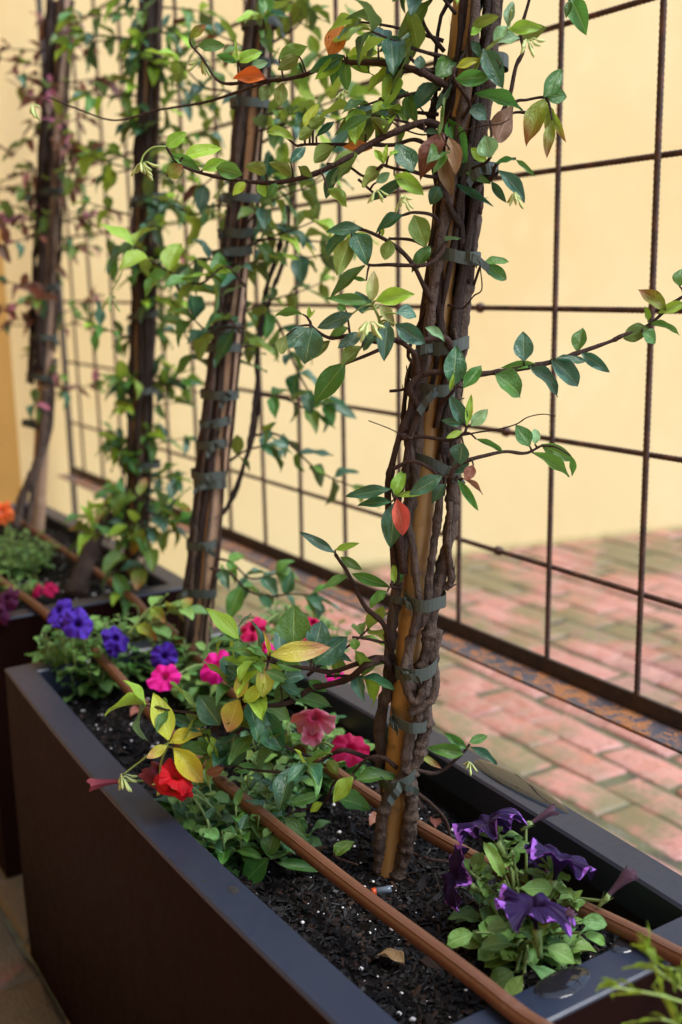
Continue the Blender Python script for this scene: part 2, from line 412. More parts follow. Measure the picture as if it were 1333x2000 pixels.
def view_score(s):
    v = R.transposed() @ (Vector((s[0], s[1], 0)) - CAM)
    if v.z < .2: return 99 + Vector((s[0] - 2.2, s[1] - 2, 0)).length
    px = CX + F * v.x / v.z; py = CY + F * v.y / v.z
    if -60 < px < 1400 and -60 < py < 2080 and not (.42 < s[0] < .84 and .6 < s[1] < 3.05): return v.z
    return 99 + Vector((s[0] - 2.2, s[1] - 2, 0)).length
spots.sort(key=view_score)
rest = MB()
for k, (x, y) in enumerate(spots):
    rz = U(-.035, .035); z = U(-.0035, .002); tx, ty = U(-.012, .012), U(-.02, .02)
    M = Matrix.Translation((x + U(-.004, .004), y + U(-.016, .016), z)) @ Matrix.Rotation(rz, 4, 'Z') @ Matrix.Rotation(tx, 4, 'X') @ Matrix.Rotation(ty, 4, 'Y')
    if k < 295:
        o = new_obj('brick', BM[k % 9], ground); o.matrix_basis = M
    else:
        v, f = BG[k % 9]; rest.add([M @ Vector(p) for p in v], f)
ro = rest.obj('paving_bricks', BRICK, ground); ro['kind'] = 'stuff'

WX0, WY0, WSL = 1.0, 3.76, -.19          # wall line: y = WY0 + (x - WX0) * WSL
def wally(x): return WY0 + (x - WX0) * WSL
wm = MB()
xa, xb = -4.0, 9.0
nrm = Vector((-WSL, 1, 0)).normalized() * .3
A, B = Vector((xa, wally(xa), -.1)), Vector((xb, wally(xb), -.1))
wm.add([A, B, B + nrm, A + nrm] + [p + Vector((0, 0, 3.6)) for p in (A, B, B + nrm, A + nrm)],
       [(3, 2, 1, 0), (4, 5, 6, 7), (0, 1, 5, 4), (1, 2, 6, 5), (2, 3, 7, 6), (3, 0, 4, 7)])
w = wm.obj('plaster_wall', WALLM, None, False); tag(w, 'smooth cream yellow plastered wall closing the courtyard behind the fence', 'wall')
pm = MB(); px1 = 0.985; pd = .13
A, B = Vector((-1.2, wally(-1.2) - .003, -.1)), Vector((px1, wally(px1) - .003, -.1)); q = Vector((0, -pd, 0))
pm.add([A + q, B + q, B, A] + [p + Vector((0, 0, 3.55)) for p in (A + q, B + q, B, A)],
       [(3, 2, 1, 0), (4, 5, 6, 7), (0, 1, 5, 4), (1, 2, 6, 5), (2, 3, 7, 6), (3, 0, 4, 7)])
box(pm, (-1.6, -5.0, -.1), (-1.2, wally(-1.2) - pd - .004, 6.5))  # unseen tall side wall, added to cut sky light from the left
w = pm.obj('ochre_wall_and_sky_blocker', PIERM, None, False); tag(w, 'dark ochre painted return wall standing at the far left end of the cream wall, plus an added unseen side wall blocking sky light', 'wall')

# ------------------------------------------------------------------ fence
FX = 1.163; FZ = CAM.z
fence = thing('rebar_fence', (FX, .3, 0), 'rusty brown grid fence of ribbed steel bars on a rusted angle rail', 'fence')
FO = Vector((FX, .3, 0))
def ribbed(length, r, axis):
    mb = MB(); step = .0042; n = int(length / step); S = 8; v = []; f = []
    for i in range(n + 1):
        rr = r * (1.0 if (i % 2) else .84); t = i * step
        for k in range(S):
            a = 2 * math.pi * k / S; tt = t + .0016 * math.sin(a)
            p = (rr * math.cos(a), rr * math.sin(a), tt)
            v.append(p if axis == 'Z' else (p[0], p[2], p[1]))
    for i in range(n):
        for k in range(S):
            a = i * S + k; b = i * S + (k + 1) % S
            f.append((a, b, b + S, a + S) if axis == 'Z' else (a, a + S, b + S, b))
    return mb.add(v, f)
YB = [.45, .65, .85, 1.045, 1.238, 1.47, 1.655, 1.85, 2.035, 2.205, 2.39, 2.575, 2.765, 2.95, 3.135, 3.315, 3.5]
ZB = [FZ - .454, FZ - .247, FZ - .045, FZ + .160, FZ + .362, FZ + .565, FZ + .77]
SZ = FZ - .604
vm = ribbed(1.5, .0050, 'Z').mesh('vertical_bar', REBAR)
for y in YB:
    o = new_obj('vertical_bar', vm, fence, Vector((FX, y, SZ - .02)) - FO); o.rotation_euler = (U(-.006, .006), U(-.004, .004), U(0, 6))
hm = ribbed(3.42, .0047, 'Y').mesh('horizontal_bar', REBAR)
for z in ZB: new_obj('horizontal_bar', hm, fence, Vector((FX + .0098, .24, z)) - FO)
wmesh = MB()
tube(wmesh, [Vector((0, -.006, 0)), Vector((0, -.003, 0)), Vector((0, .004, 0)), Vector((0, .007, 0))], lambda t: .0085 if .1 < t < .9 else .006, 8)
wd = wmesh.mesh('weld_knot', REBAR)
for y, z in ((1.43, ZB[2]), (1.36, ZB[1]), (1.375, ZB[0])): new_obj('weld_knot', wd, fence, Vector((FX + .0115, y, z)) - FO)
def railbox(name, a, b, mat):
    mb = MB(); box(mb, a, b); o = mb.obj(name, mat, fence, False, FO)
    bv = o.modifiers.new('b', 'BEVEL'); bv.width = .0015; bv.segments = 2; return o
RY0, RY1 = .2, 3.62
railbox('rail_upright_flange', (FX - .004, RY0, SZ - .0305), (FX + .004, RY1, SZ), RAILDARK)
railbox('rail_base_flange', (FX - .058, RY0, SZ - .031), (FX - .0041, RY1, SZ - .0255), RAIL)
railbox('fence_post', (FX - .008, RY1 + .001, -.01), (FX + .008, RY1 + .017, 2.05), RAILDARK)
railbox('fence_post', (FX - .02, RY0 - .041, -.01), (FX + .02, RY0 - .001, 2.05), RAILDARK)

# ------------------------------------------------------------------ planters, soil
RIMZ = .52
def rect_loop(cx, hw, y0, y1, d, bow, nl=18):
    """closed loop, sides bow outwards by 'bow' on the long sides"""
    P = []
    for k in range(nl):
        t = k / nl; P.append((cx - hw + d - bow * math.sin(math.pi * t), y0 + d + (y1 - y0 - 2 * d) * t))
    for k in range(6):
        t = k / 6; P.append((cx - hw + d + (2 * hw - 2 * d) * t, y1 - d))
    for k in range(nl):
        t = k / nl; P.append((cx + hw - d + bow * math.sin(math.pi * t), y1 - d - (y1 - y0 - 2 * d) * t))
    for k in range(6):
        t = k / 6; P.append((cx + hw - d - (2 * hw - 2 * d) * t, y0 + d))
    return P
def loft(mb, rings):
    n = len(rings[0][0]); v = []; f = []
    for P, z in rings: v += [(x, y, z) for x, y in P]
    for i in range(len(rings) - 1):
        for k in range(n):
            a = i * n + k; b = i * n + (k + 1) % n
            f.append((a, a + n, b + n, b))
    mb.add(v, f)
def planter(cx, hw, y0, y1, bow, label, soil_z):
    root = thing('planter_box', (cx, (y0 + y1) / 2, 0), label, 'planter', 'tall trough planters in a row'); O = root.location
    L = lambda d, b: rect_loop(cx, hw, y0, y1, d, b)
    b = MB(); loft(b, [(L(.002, 0), .0), (L(.0, bow * .5), .13), (L(0, bow * .85), .26), (L(0, bow), .40), (L(.001, bow), RIMZ - .004)])
    o = b.obj('side_panels', BODYM, root, True, O); o.data.polygons.foreach_set('use_smooth', [False] * len(o.data.polygons))
    r = MB(); loft(r, [(L(.0005, bow), RIMZ - .0045), (L(.0005, bow), RIMZ - .002), (L(.003, bow), RIMZ), (L(.041, bow * .9), RIMZ), (L(.044, bow * .9), RIMZ - .003), (L(.0445, bow * .9), RIMZ - .045)])
    o = r.obj('rim', RIMM, root, True, O); o.data.polygons.foreach_set('use_smooth', [False] * len(o.data.polygons))
    li = MB(); loft(li, [(L(.0455, bow * .9), RIMZ - .040), (L(.046, bow * .9), .30)])
    li.obj('inner_lining', LININGM, root, True, O)
    return root
P1 = (.612, .205, .576, 1.692); P2 = (.655, .215, 1.96, 3.06)
planter(*P1, .017, 'brown sided trough with charcoal rim, nearest, holding two vines', .455)
planter(*P2, .010, 'dark trough planter behind the nearest one, holding the two farthest vines', .5)
def soil_h(x, y, z0): return z0 + .012 * noise.noise((x * 7, y * 7, 3)) + .006 * noise.noise((x * 28, y * 28, 1)) + .003 * noise.noise((x * 90, y * 90, 1))
def soil(P, z0, label, nchip, nperl, seed, focus):
    rs = random.Random(seed); cx, hw, y0, y1 = P; hw -= .0475 - .012; y0 += .047; y1 -= .047
    nx, ny = 90, 240; v = []; f = []
    for j in range(ny + 1):
        for i in range(nx + 1):
            x = cx - hw + 2 * hw * i / nx; y = y0 + (y1 - y0) * j / ny
            v.append((x, y, soil_h(x, y, z0)))
    for j in range(ny):
        for i in range(nx):
            a = j * (nx + 1) + i; f.append((a, a + 1, a + nx + 2, a + nx + 1))
    root = MB().add(v, f).obj('potting_soil', SOIL, None); tag(root, label, 'soil', 'black potting soil in the planters', 'stuff')
    c = MB()
    for _ in range(nchip):
        x = rs.uniform(cx - hw + .01, cx + hw - .01); y = y0 + .01 + (y1 - y0 - .02) * rs.random() ** focus
        s = rs.uniform(.0012, .0038) * (1 if rs.random() < .95 else 2.0)
        M = Matrix.Translation((x, y, soil_h(x, y, z0) + s * .25)) @ Matrix.Rotation(rs.uniform(0, 6.3), 4, 'Z') @ Matrix.Rotation(rs.uniform(-.7, .7), 4, 'X') @ Matrix.Rotation(rs.uniform(-.7, .7), 4, 'Y')
        l, w, h = s * rs.uniform(.9, 2.1), s * rs.uniform(.5, 1), s * rs.uniform(.18, .5)
        pts = [(-l, -w, 0), (l * .8, -w * .7, 0), (l, w * .8, 0), (-l * .7, w, 0), (-l * .8, -w * .7, h), (l * .6, -w * .5, h), (l * .7, w * .6, h), (-l * .6, w * .7, h)]
        c.add([M @ Vector(p) for p in pts], [(4, 5, 6, 7), (0, 1, 5, 4), (1, 2, 6, 5), (2, 3, 7, 6), (3, 0, 4, 7)])
    for _ in range(int(nchip * .012)):
        x = rs.uniform(cx - hw + .015, cx + hw - .015); y = y0 + .015 + (y1 - y0 - .03) * rs.random() ** focus; a = rs.uniform(0, 6.28); Lb = rs.uniform(.005, .016)
        q = Vector((x, y, soil_h(x, y, z0) + .002)); d = Vector((math.cos(a), math.sin(a), rs.uniform(-.15, .3))) * Lb
        tube(c, [q - d * .5, q + Vector((0, 0, .0012)), q + d * .5], rs.uniform(.0005, .0016), 5)
    o = c.obj('bark_chips', CHIP, root, False); o['kind'] = 'stuff'
    c = MB()
    for _ in range(nperl):
        x = rs.uniform(cx - hw + .01, cx + hw - .01); y = y0 + .01 + (y1 - y0 - .02) * rs.random() ** focus
        s = rs.uniform(.0007, .0024) if rs.random() < .9 else rs.uniform(.0024, .0038); z = soil_h(x, y, z0) + s * .7
        pts = []
        for a, b2, c2 in ((1, 0, 0), (-1, 0, 0), (0, 1, 0), (0, -1, 0), (0, 0, 1), (0, 0, -1), (.7, .7, .2), (-.7, .6, .2), (.6, -.7, .3), (-.6, -.7, .2)):
            q = s * rs.uniform(.75, 1.15); pts.append((x + a * q, y + b2 * q, z + c2 * q * .8))
        c.add(pts, [(0, 6, 4), (6, 2, 4), (2, 7, 4), (7, 1, 4), (1, 9, 4), (9, 3, 4), (3, 8, 4), (8, 0, 4), (0, 5, 6), (6, 5, 2), (2, 5, 7), (7, 5, 1), (1, 5, 9), (9, 5, 3), (3, 5, 8), (8, 5, 0)])
    o = c.obj('perlite', PERL, root, True); o['kind'] = 'stuff'
    return root
S1, S2 = .457, .495
soil(P1, S1, 'black damp potting soil flecked with white perlite in the nearest trough', 13000, 420, 3, 1.35)
soil(P2, S2, 'black potting soil with white perlite in the farther trough', 1500, 260, 5, 1.2)

# ------------------------------------------------------------------ irrigation pipes (run along the row over both planters)
def pipe(pts, label):
    p = smooth_path(pts, 10); mb = MB(); tube(mb, p, .0085, 14)
    o = mb.obj('irrigation_pipe', PIPEM, None); tag(o, label, 'pipe', 'brown irrigation pipes along the troughs')
    seam = MB(); tube(seam, [q + Vector((-.0051, 0, .0070)) for q in p[2:-2]], .0009, 5); seam.obj('seam', PIPEM, o)
    return p
RP = RIMZ + .0090
pipe([(.50, .10, .012), (.512, .30, .014), (.524, .45, .33), (.526, .53, RP - .012), (.528, .60, RP + .001), (.53, .9, RP - .016), (.532, 1.25, RP - .020), (.545, 1.6, RP - .002), (.55, 1.69, RP + .0005), (.552, 1.83, RP - .01), (.545, 1.97, RP), (.54, 2.4, RP - .006), (.55, 3.02, RP), (.55, 3.2, RP - .08), (.56, 3.35, .25), (.56, 3.45, .014), (.57, 3.55, .012)],
     'brown irrigation pipe resting on the rims, the one nearer the camera side')
pipe([(.70, .10, .012), (.70, .28, .014), (.70, .43, .33), (.6975, .51, RP - .014), (.695, .585, RP + .001), (.675, .85, RP - .022), (.668, 1.1, RP - .026), (.675, 1.4, RP - .018), (.695, 1.685, RP + .0005), (.71, 1.83, RP - .01), (.72, 1.975, RP), (.735, 2.4, RP - .006), (.73, 3.02, RP), (.73, 3.2, RP - .08), (.73, 3.33, .25), (.73, 3.42, .014), (.74, 3.5, .012)],
     'brown irrigation pipe passing behind the vine trunks, the one nearer the fence')

# ------------------------------------------------------------------ leaf meshes
def leaf_geo(seed, tipy=1.0, broad=0.0, fold=.25, bend=.35, wave=.03, pet=.07):
    rs = random.Random(seed); NL, NW = 9, 4
    v = []; f = []; uv = []
    ph = rs.uniform(0, 6)
    for i in range(NL + 1):
        t = i / NL
        if t < pet: w = .025
        else:
            s = (t - pet) / (1 - pet)
            w = .5 * (s ** (.62 - .12 * broad)) * ((1 - s) ** (.72 * tipy + (.16 if tipy > .9 else 0))) * 2.02 + .012 * (1 - s)
            if tipy > 1: w *= (1.2)
        for j in range(NW + 1):
            u = j / NW * 2 - 1
            x = u * w
            z = fold * abs(u) ** 1.3 * w - bend * (t ** 2) * .5 + wave * math.sin(t * 11 + ph + u * 2) * abs(u)
            y = t - bend * bend * .25 * t ** 3
            v.append((x, y, z)); uv.append((.5 + u * .5, t))
    for i in range(NL):
        for j in range(NW):
            a = i * (NW + 1) + j; f.append((a, a + 1, a + NW + 2, a + NW + 1))
    return v, f, uv
LV = [leaf_geo(1, 1.1, 0, .22, .25), leaf_geo(2, 1.15, .2, .35, .5, .05), leaf_geo(3, 1.0, 0, .15, .1, .04), leaf_geo(4, 1.3, .3, .4, .75, .05), leaf_geo(5, 1.1, .1, .5, .35, .06), leaf_geo(6, 1.2, .4, .25, .95, .04)]
PV = [leaf_geo(11, .78, .0, .15, .35, .03, .18), leaf_geo(12, .85, 0, .28, .6, .05, .16), leaf_geo(13, .72, .1, .1, .15, .04, .2), leaf_geo(14, .85, 0, .2, .9, .04, .12)]
_lm = {}
def leaf_mesh(kind, var):
    k = (kind, var)
    if k not in _lm:
        src = PV if kind in ('PT', 'PL') else LV
        v, f, uv = src[var % len(src)]
        _lm[k] = MB().add(v, f, uv).mesh('leaf', LEAFM[kind])
    return _lm[k]
def leaf_matrix(base, tip, normal, w):
    a = tip - base; L = a.length; a = a / L
    n = normal - a * normal.dot(a)
    if n.length < 1e-4: n = a.orthogonal()
    n.normalize(); x = a.cross(n)
    S = L * 1.04; w = w * 1.27
    return Matrix(((x.x * S * w, a.x * S, n.x * S, base.x), (x.y * S * w, a.y * S, n.y * S, base.y), (x.z * S * w, a.z * S, n.z * S, base.z), (0, 0, 0, 1)))

class Vine:
    """a plant: Empty at its base, stems / branches as parts, leaves as sub-parts of their branch"""
    def __init__(s, name, base, label, cat, group, twig=TWIG):
        s.root = thing(name, base, label, cat, group); s.O = Vector(base); s.br = []; s.n = 0; s.stuff = {}; s.twig = twig
    def stem(s, pts, rad, mat=BARK, sides=9, name='stem', knob=.26, n=8, wob=.0):
        p = smooth_path(pts, n); seed = rnd() * 50
        if wob: p = [q + Vector((noise.noise((q.z * 14, seed, 0)), noise.noise((q.z * 14, 5, seed)), 0)) * wob for q in p]
        r0, r1 = rad if isinstance(rad, tuple) else (rad, rad)
        L = sum((p[i + 1] - p[i]).length for i in range(len(p) - 1))
        def rf(t):
            k = (t * L / .045 + seed) % 1
            return (r0 + (r1 - r0) * t) * (1 + knob * noise.noise((t * L * 40, seed, 0)) + knob * 1.3 * math.exp(-((k - .5) / .07) ** 2))
        mb = MB(); tube(mb, p, rf, sides, rough=.34 if mat is BARK or mat is DARKBARK else .1)
        b = {'p': p, 'mb': mb, 'name': name, 'mat': mat, 'leaves': [], 'rad': rf}
        s.br.append(b); return b
    def leaf(s, br, base, tip, normal, w, kind, var=None):
        br['leaves'].append((leaf_matrix(Vector(base), Vector(tip), Vector(normal), w), kind, random.randrange(6) if var is None else var))
        s.n += 1
    def finish(s, cap=298, lname='leaf'):
        cnt = 0; over = {}
        for b in s.br:
            o = b['mb'].obj(b['name'], b['mat'], s.root, True, s.O)
            for M, kind, var in b['leaves']:
                if cnt < cap:
                    l = bpy.data.objects.new(lname, leaf_mesh(kind, var)); COL.objects.link(l); l.parent = o
                    M = M.copy(); M.translation -= s.O; l.matrix_basis = M; cnt += 1
                else: over.setdefault(kind, []).append((M, var))
        for kind, lst in over.items():
            mb = MB()
            src = PV if kind in ('PT', 'PL') else LV
            for M, var in lst:
                v, f, uv = src[var % len(src)]; mb.add([M @ Vector(q) for q in v], f, uv)
            o = mb.obj('leaves', LEAFM[kind], s.root, True, s.O); o['kind'] = 'stuff'

def bud_cluster(parent, O, c, size, n=7, mat=BUD, down=.6):
    mb = MB()
    for _ in range(n):
        d = Vector((U(-1, 1), U(-1, 1), U(-1, .6) - down)).normalized()
        a = c; b = c + d * size * U(.15, .55); e = b + d * size * .22
        p = [a, a.lerp(b, .5) + Vector((0, 0, .1 * size)), b, b.lerp(e, .5), e]
        tube(mb, p, lambda t: size * (.016 if t < .5 else (.06 if t < .9 else .02)), 5)
    return mb.obj('bud_cluster', mat, parent, True, O)

# ------------------------------------------------------------------ bamboo stakes with ties
def stake(base, top, r, label, mat, ties):
    """ties: list of (t along stake, halfwidth a, halfdepth b, offset vector, tilt)"""
    root = thing('bamboo_stake', base, label, 'stake', 'bamboo stakes holding up the vines'); O = Vector(base)
    base, top = Vector(base), Vector(top); ax = (top - base); L = ax.length
    p = []; n = int(L / .012)
    def rr(t):
        k = (t * L / .19) % 1
        return r * (1 + .13 * math.exp(-((k - .5) / .022) ** 2) - .05 * math.exp(-((k - .56) / .02) ** 2)) * (1 - .08 * t)
    p = [base + ax * (i / n) for i in range(n + 1)]
    mb = MB(); tube(mb, p, rr, 16); mb.obj('cane', mat, root, True, O)
    for t, a, b, off, tilt, width in ties:
        c = base + ax * t + off; mb = MB(); v = []; f = []; S = 30
        e1 = camdir(1, 0, 0); e1 = (e1 - Vector((0, 0, e1.z))).normalized(); e2 = Vector((0, 0, 1)).cross(e1)
        for k in range(S + 1):
            an = 2 * math.pi * k / S
            wob = 1.04 + .10 * noise.noise((an * 1.5, t * 40, 1))
            z0 = tilt * a * math.cos(an) + .003 * noise.noise((an, t * 70, 4))
            q = c + e1 * (a * wob * math.cos(an)) + e2 * (b * wob * math.sin(an))
            v += [q + Vector((0, 0, z0 - width / 2)), q + Vector((0, 0, z0 + width / 2))]
        for k in range(S): f.append((2 * k, 2 * k + 2, 2 * k + 3, 2 * k + 1))
        ka = U(3.4, 5.9); kq = c + e1 * (a * 1.03 * math.cos(ka)) + e2 * (b * 1.03 * math.sin(ka)) + Vector((0, 0, tilt * a * math.cos(ka)))
        if (kq - CAM).length > (c - CAM).length: ka = -ka; kq = c + e1 * (a * 1.03 * math.cos(ka)) + e2 * (b * 1.03 * math.sin(ka)) + Vector((0, 0, tilt * a * math.cos(ka)))
        kn = (kq - c); kn.z = 0; kn.normalize(); kt = Vector((-kn.y, kn.x, 0))
        for _ in range(2):
            td = (kt * random.choice((-1, 1)) * U(.4, 1) + Vector((0, 0, U(-.8, .5))) + kn * U(.15, .5)).normalized(); tw_ = td.cross(kn).normalized() * width * U(.25, .42)
            b0 = len(v); Lt = U(.012, .028)
            for k in range(5):
                q = kq + kn * .001 + td * Lt * k / 4 + kn * .004 * math.sin(k * 1.3) - Vector((0, 0, .002 * k * k / 4))
                v += [q - tw_, q + tw_]
                if k: f.append((b0 + 2 * k - 2, b0 + 2 * k, b0 + 2 * k + 1, b0 + 2 * k - 1))
        mb.add(v, f); o = mb.obj('tie', TIE, root, False, O)
        so = o.modifiers.new('s', 'SOLIDIFY'); so.thickness = .0006; so.offset = 0
    return root

# ---- stake and vine nearest the camera
b1 = at_axis(757, 1728, 2, S1 - .02); Y1 = b1.y
t1 = at_axis(912, 0, 1, Y1); ax1 = (t1 - b1) / (t1.z - b1.z)
def pole1(z): return b1 + ax1 * (z - b1.z)
def d1(py):
    lo, hi = b1, pole1(1.6)
    f = lambda P: (lambda v: (CY + F * v.y / v.z, v.z))(R.transposed() @ (P - CAM))
    a, b = 0.0, 1.0
    for _ in range(30):
        m_ = (a + b) / 2
        if f(lo.lerp(hi, m_))[0] > py: a = m_
        else: b = m_
    return f(lo.lerp(hi, a))[1]
D1 = [d1(y) for y in range(-100, 1801, 10)]
def dep1(py): return D1[max(0, min(len(D1) - 1, int((py + 100) / 10)))]
top1 = pole1(1.66)
Lz = top1.z - b1.z
def tie1(px, py, halfpx, tilt, width=.013, b=None):
    d = dep1(py) - (.014 if py > 1100 else .004); c = at(px, py, d); t = (c.z - b1.z) / Lz; off = c - pole1(c.z); a = halfpx * d / F * .93
    return (t, a, b or a * (1.5 if py > 1100 else 1.15), Vector((off.x, off.y, 0)), tilt, width * .8)
stake(b1, top1, .0148, 'golden bamboo stake behind the nearest vine trunk, bound with green tape', BAMBOO,
      [tie1(888, 500, 52, -.12, .016), tie1(868, 674, 48, .12, .017), tie1(848, 758, 44, -.1, .016), tie1(846, 902, 44, -.42, .015),
       tie1(830, 1166, 42, -.02, .017), tie1(812, 1297, 44, .14, .018), tie1(800, 1400, 36, -.2, .015), tie1(776, 1508, 38, .30, .015), tie1(925, 335, 50, .05, .016), tie1(945, 120, 50, -.1, .016)])

V1 = Vine('jasmine_vine', b1, 'nearest climbing vine with thick twisted trunk and glossy green leaves', 'climbing vine', 'vines trained up bamboo stakes')
def px(pts, dd=0.0):
    out = []
    for p in pts:
        x, y = p[0], p[1]; o = p[2] if len(p) > 2 else dd
        d = o if o > .5 else dep1(y) + o
        out.append(at(x, y, d))
    return out
# trunks
V1.stem(px([(772, 1745, -.012), (778, 1715, -.014), (795, 1650, -.018), (803, 1570, -.02), (800, 1520, -.022), (818, 1470, -.022), (832, 1400, -.02), (822, 1330, -.02), (838, 1250, -.02), (850, 1170, -.018), (872, 1080, -.014), (884, 1000, -.01), (884, 900, -.006), (890, 780, -.002), (906, 620, 0), (922, 480, .0), (938, 300, 0), (958, 120, 0), (972, -40, 0), (985, -220, 0)]), (.0080, .0058), BARK, 18, wob=.002, n=16)
V1.stem(px([(738, 1700, -.005), (742, 1650, -.012), (748, 1590, -.016), (765, 1540, -.022), (790, 1510, -.025), (800, 1440, -.028), (818, 1400, -.03), (800, 1330, -.03), (802, 1250, -.03), (830, 1200, -.03), (840, 1120, -.028), (850, 1050, -.02), (858, 980, -.018), (862, 900, -.014), (868, 820, -.008)]), (.0066, .0034), BARK, 16, wob=.0015, n=16)
V1.stem(px([(772, 1670, .02), (750, 1520, .02), (742, 1420, 0), (758, 1330, -.004), (762, 1240, -.01), (776, 1150, -.012), (790, 1060, -.012), (806, 960, -.014), (816, 880, -.016), (822, 760, -.018), (838, 640, -.02), (856, 500, -.02), (880, 360, -.022), (905, 200, -.022), (925, 60, -.02), (935, -80, -.02)]), (.0062, .0055), BARK, 9, wob=.002)
V1.stem(px([(806, 1240, -.035), (818, 1180, -.036), (812, 1120, -.034), (806, 1060, -.03), (795, 1010, -.026), (812, 940, -.024), (800, 870, -.024), (806, 800, -.02)]), (.0045, .0035), BARK, 8)
V1.stem(px([(870, 1150, -.02), (882, 1130, -.022), (876, 1060, -.024), (880, 980, -.022)]), (.0042, .003), BARK, 8)
V1.stem(px([(800, 1395, -.036), (840, 1370, -.034), (852, 1330, -.03), (846, 1290, -.022), (858, 1230, -.02)]), (.005, .0045), BARK, 8)
V1.stem(px([(838, 1310, -.034), (832, 1345, -.04), (812, 1370, -.042), (795, 1350, -.04), (790, 1310, -.036), (796, 1270, -.03)]), (.0052, .004), BARK, 8)
# wound bundle above
for k in range(19):
    a0 = 2 * math.pi * k / 19 + U(-.2, .2); tw = U(-2.6, 2.6); rr0 = U(.0175, .0245); zs = U(.86, 1.04); pts = []
    for i in range(12):
        z = zs + (1.68 - zs) * i / 11; c = pole1(z) + Vector((.003, 0, 0)) + Vector((.010, -.004, 0)) * ((z - .9) / .6)
        rr0 = rr0; a = a0 + tw * (i / 11) + .9 * noise.noise((k, i * .6, 0)); r = rr0 * (1 - .22 * max(0, z - 1.0)) + .008 * noise.noise((k, i * .9, 9))
        pts.append(c + Vector((math.cos(a) * r, math.sin(a) * r, 0)))
    V1.stem(pts, (U(.0026, .0056), U(.0024, .0048)), random.choice((DARKBARK, DARKBARK, TWIG)), 8, n=6)
for k in range(7):
    z0 = U(.80, 1.35); a0 = U(0, 6.28); pts = []
    for i in range(7):
        z = z0 + U(.025, .045) * i; c = pole1(z) + Vector((.006, 0, 0)); a = a0 + i * U(.3, .8) * (1 if k % 2 else -1); r = U(.026, .034)
        pts.append(c + Vector((math.cos(a) * r, math.sin(a) * r, 0)))
    V1.stem(pts, (U(.0022, .0034), .0018), random.choice((TWIG, DARKBARK, BARK)), 6, n=5)
fl = MB()
for _ in range(240):
    b = random.choice(V1.br); i = random.randrange(1, len(b['p']) - 1); q = b['p'][i]
    if q.z > 1.55: continue
    t = (b['p'][i + 1] - q).normalized(); nn = (t.orthogonal().normalized()); nn = Matrix.Rotation(U(0, 6.28), 3, t) @ nn; sdv = t.cross(nn); r = b['rad'](i / len(b['p'])) * .95
    Lf, wf = U(.004, .016), U(.0006, .0022); pts = []
    for k in range(4):
        c = q + nn * (r + .0032 * (k / 3) ** 2 * U(.3, 1.6)) + t * Lf * (k / 3); pts += [c - sdv * wf * (1 - .2 * k), c + sdv * wf * (1 - .2 * k)]
    fl.add(pts, [(0, 1, 3, 2), (2, 3, 5, 4), (4, 5, 7, 6)])
o = fl.obj('bark_flakes', BARK, V1.root, False, V1.O); o['kind'] = 'stuff'
# outer free stems
V1.stem(px([(775, 1150, -.02), (768, 1060, -.02), (758, 970, -.02), (764, 920, -.02), (779, 859, -.025), (809, 781, -.03), (815, 740, -.03), (812, 697, -.035), (791, 673, -.04), (770, 664, -.045)]), (.0042, .003), TWIG, 7)
V1.stem(px([(790, 1120, -.03), (776, 1000, -.03), (790, 930, -.03), (800, 860, -.03), (818, 800, -.03), (800, 760, -.035), (824, 733, -.035), (860, 727, -.04), (917, 732, -.04), (967, 727, -.035), (1017, 720, -.03), (1077, 707, -.02), (1127, 690, -.01), (1192, 667, 0), (1217, 655, 0), (1267, 635, .01), (1312, 595, .01), (1345, 572, .01)]), (.0042, .0018), TWIG, 7, 'branch')
def B(pts, r0=.0026, r1=.0014, mat=TWIG): return V1.stem(px(pts), (r0, r1), mat, 6, 'branch', .15)
B([(900, 210, 0), (872, 250, -.02), (852, 242, -.03), (822, 240, -.035), (767, 260, -.04), (717, 285, -.04), (667, 315, 1.07), (600, 345, 1.08), (530, 357, 1.09), (465, 352, 1.10), (400, 340, 1.11), (350, 320, 1.12), (325, 287, 1.12)], .0042, .0013)
B([(900, 180, 0), (855, 158, -.03), (825, 142, -.035), (782, 128, -.03), (740, 122, -.02), (690, 122, 0), (672, 122, .02), (627, 133, .05), (594, 147, .08), (549, 156, 1.2), (522, 160, 1.24), (470, 178, 1.30), (400, 200, 1.36), (310, 215, 1.40), (225, 235, 1.42), (150, 212, 1.43), (95, 190, 1.44)], .004, .0009)
B([(549, 156, 1.2), (490, 160, 1.24), (430, 160, 1.26), (395, 112, 1.27), (372, 85, 1.28), (375, 60, 1.28)], .0022, .001)
B([(885, 330, -.02), (820, 275, -.03), (770, 283, -.03), (720, 282, -.03), (670, 282, -.02), (605, 282, 0), (580, 285, 0)], .0022)
B([(880, 340, -.02), (842, 345, -.045), (807, 335, -.06), (775, 330, -.06), (748, 322, -.06)], .0022)
B([(748, 322, -.06), (715, 345, -.04), (680, 325, -.02), (640, 320, 0)], .0016)
B([(700, 350, -.02), (735, 380, -.02), (755, 385, -.02)], .0014)
B([(868, 100, 0), (835, 60, -.01), (825, 25, -.02), (845, -5, -.02), (850, -60, -.02)], .0024)
B([(872, 150, -.01), (822, 130, -.03), (798, 108, -.03), (788, 92, -.03)], .002)
B([(905, 230, -.03), (918, 205, -.045), (905, 180, -.05), (890, 160, -.055), (886, 135, -.055)], .0022)
B([(918, 205, -.045), (930, 185, -.05), (955, 168, -.05)], .0016)
B([(920, 150, -.03), (945, 105, -.055), (966, 84, -.06), (992, 56, -.06), (1000, 20, -.06)], .0022, .0012, GREENSTEM)
B([(920, 120, -.03), (917, 70, -.05), (925, 30, -.05)], .002)
B([(975, 230, 0), (995, 190, 0), (1008, 130, 0), (1022, 100, 0), (1018, 60, 0), (1036, -10, 0), (1040, -80, 0)], .0026)
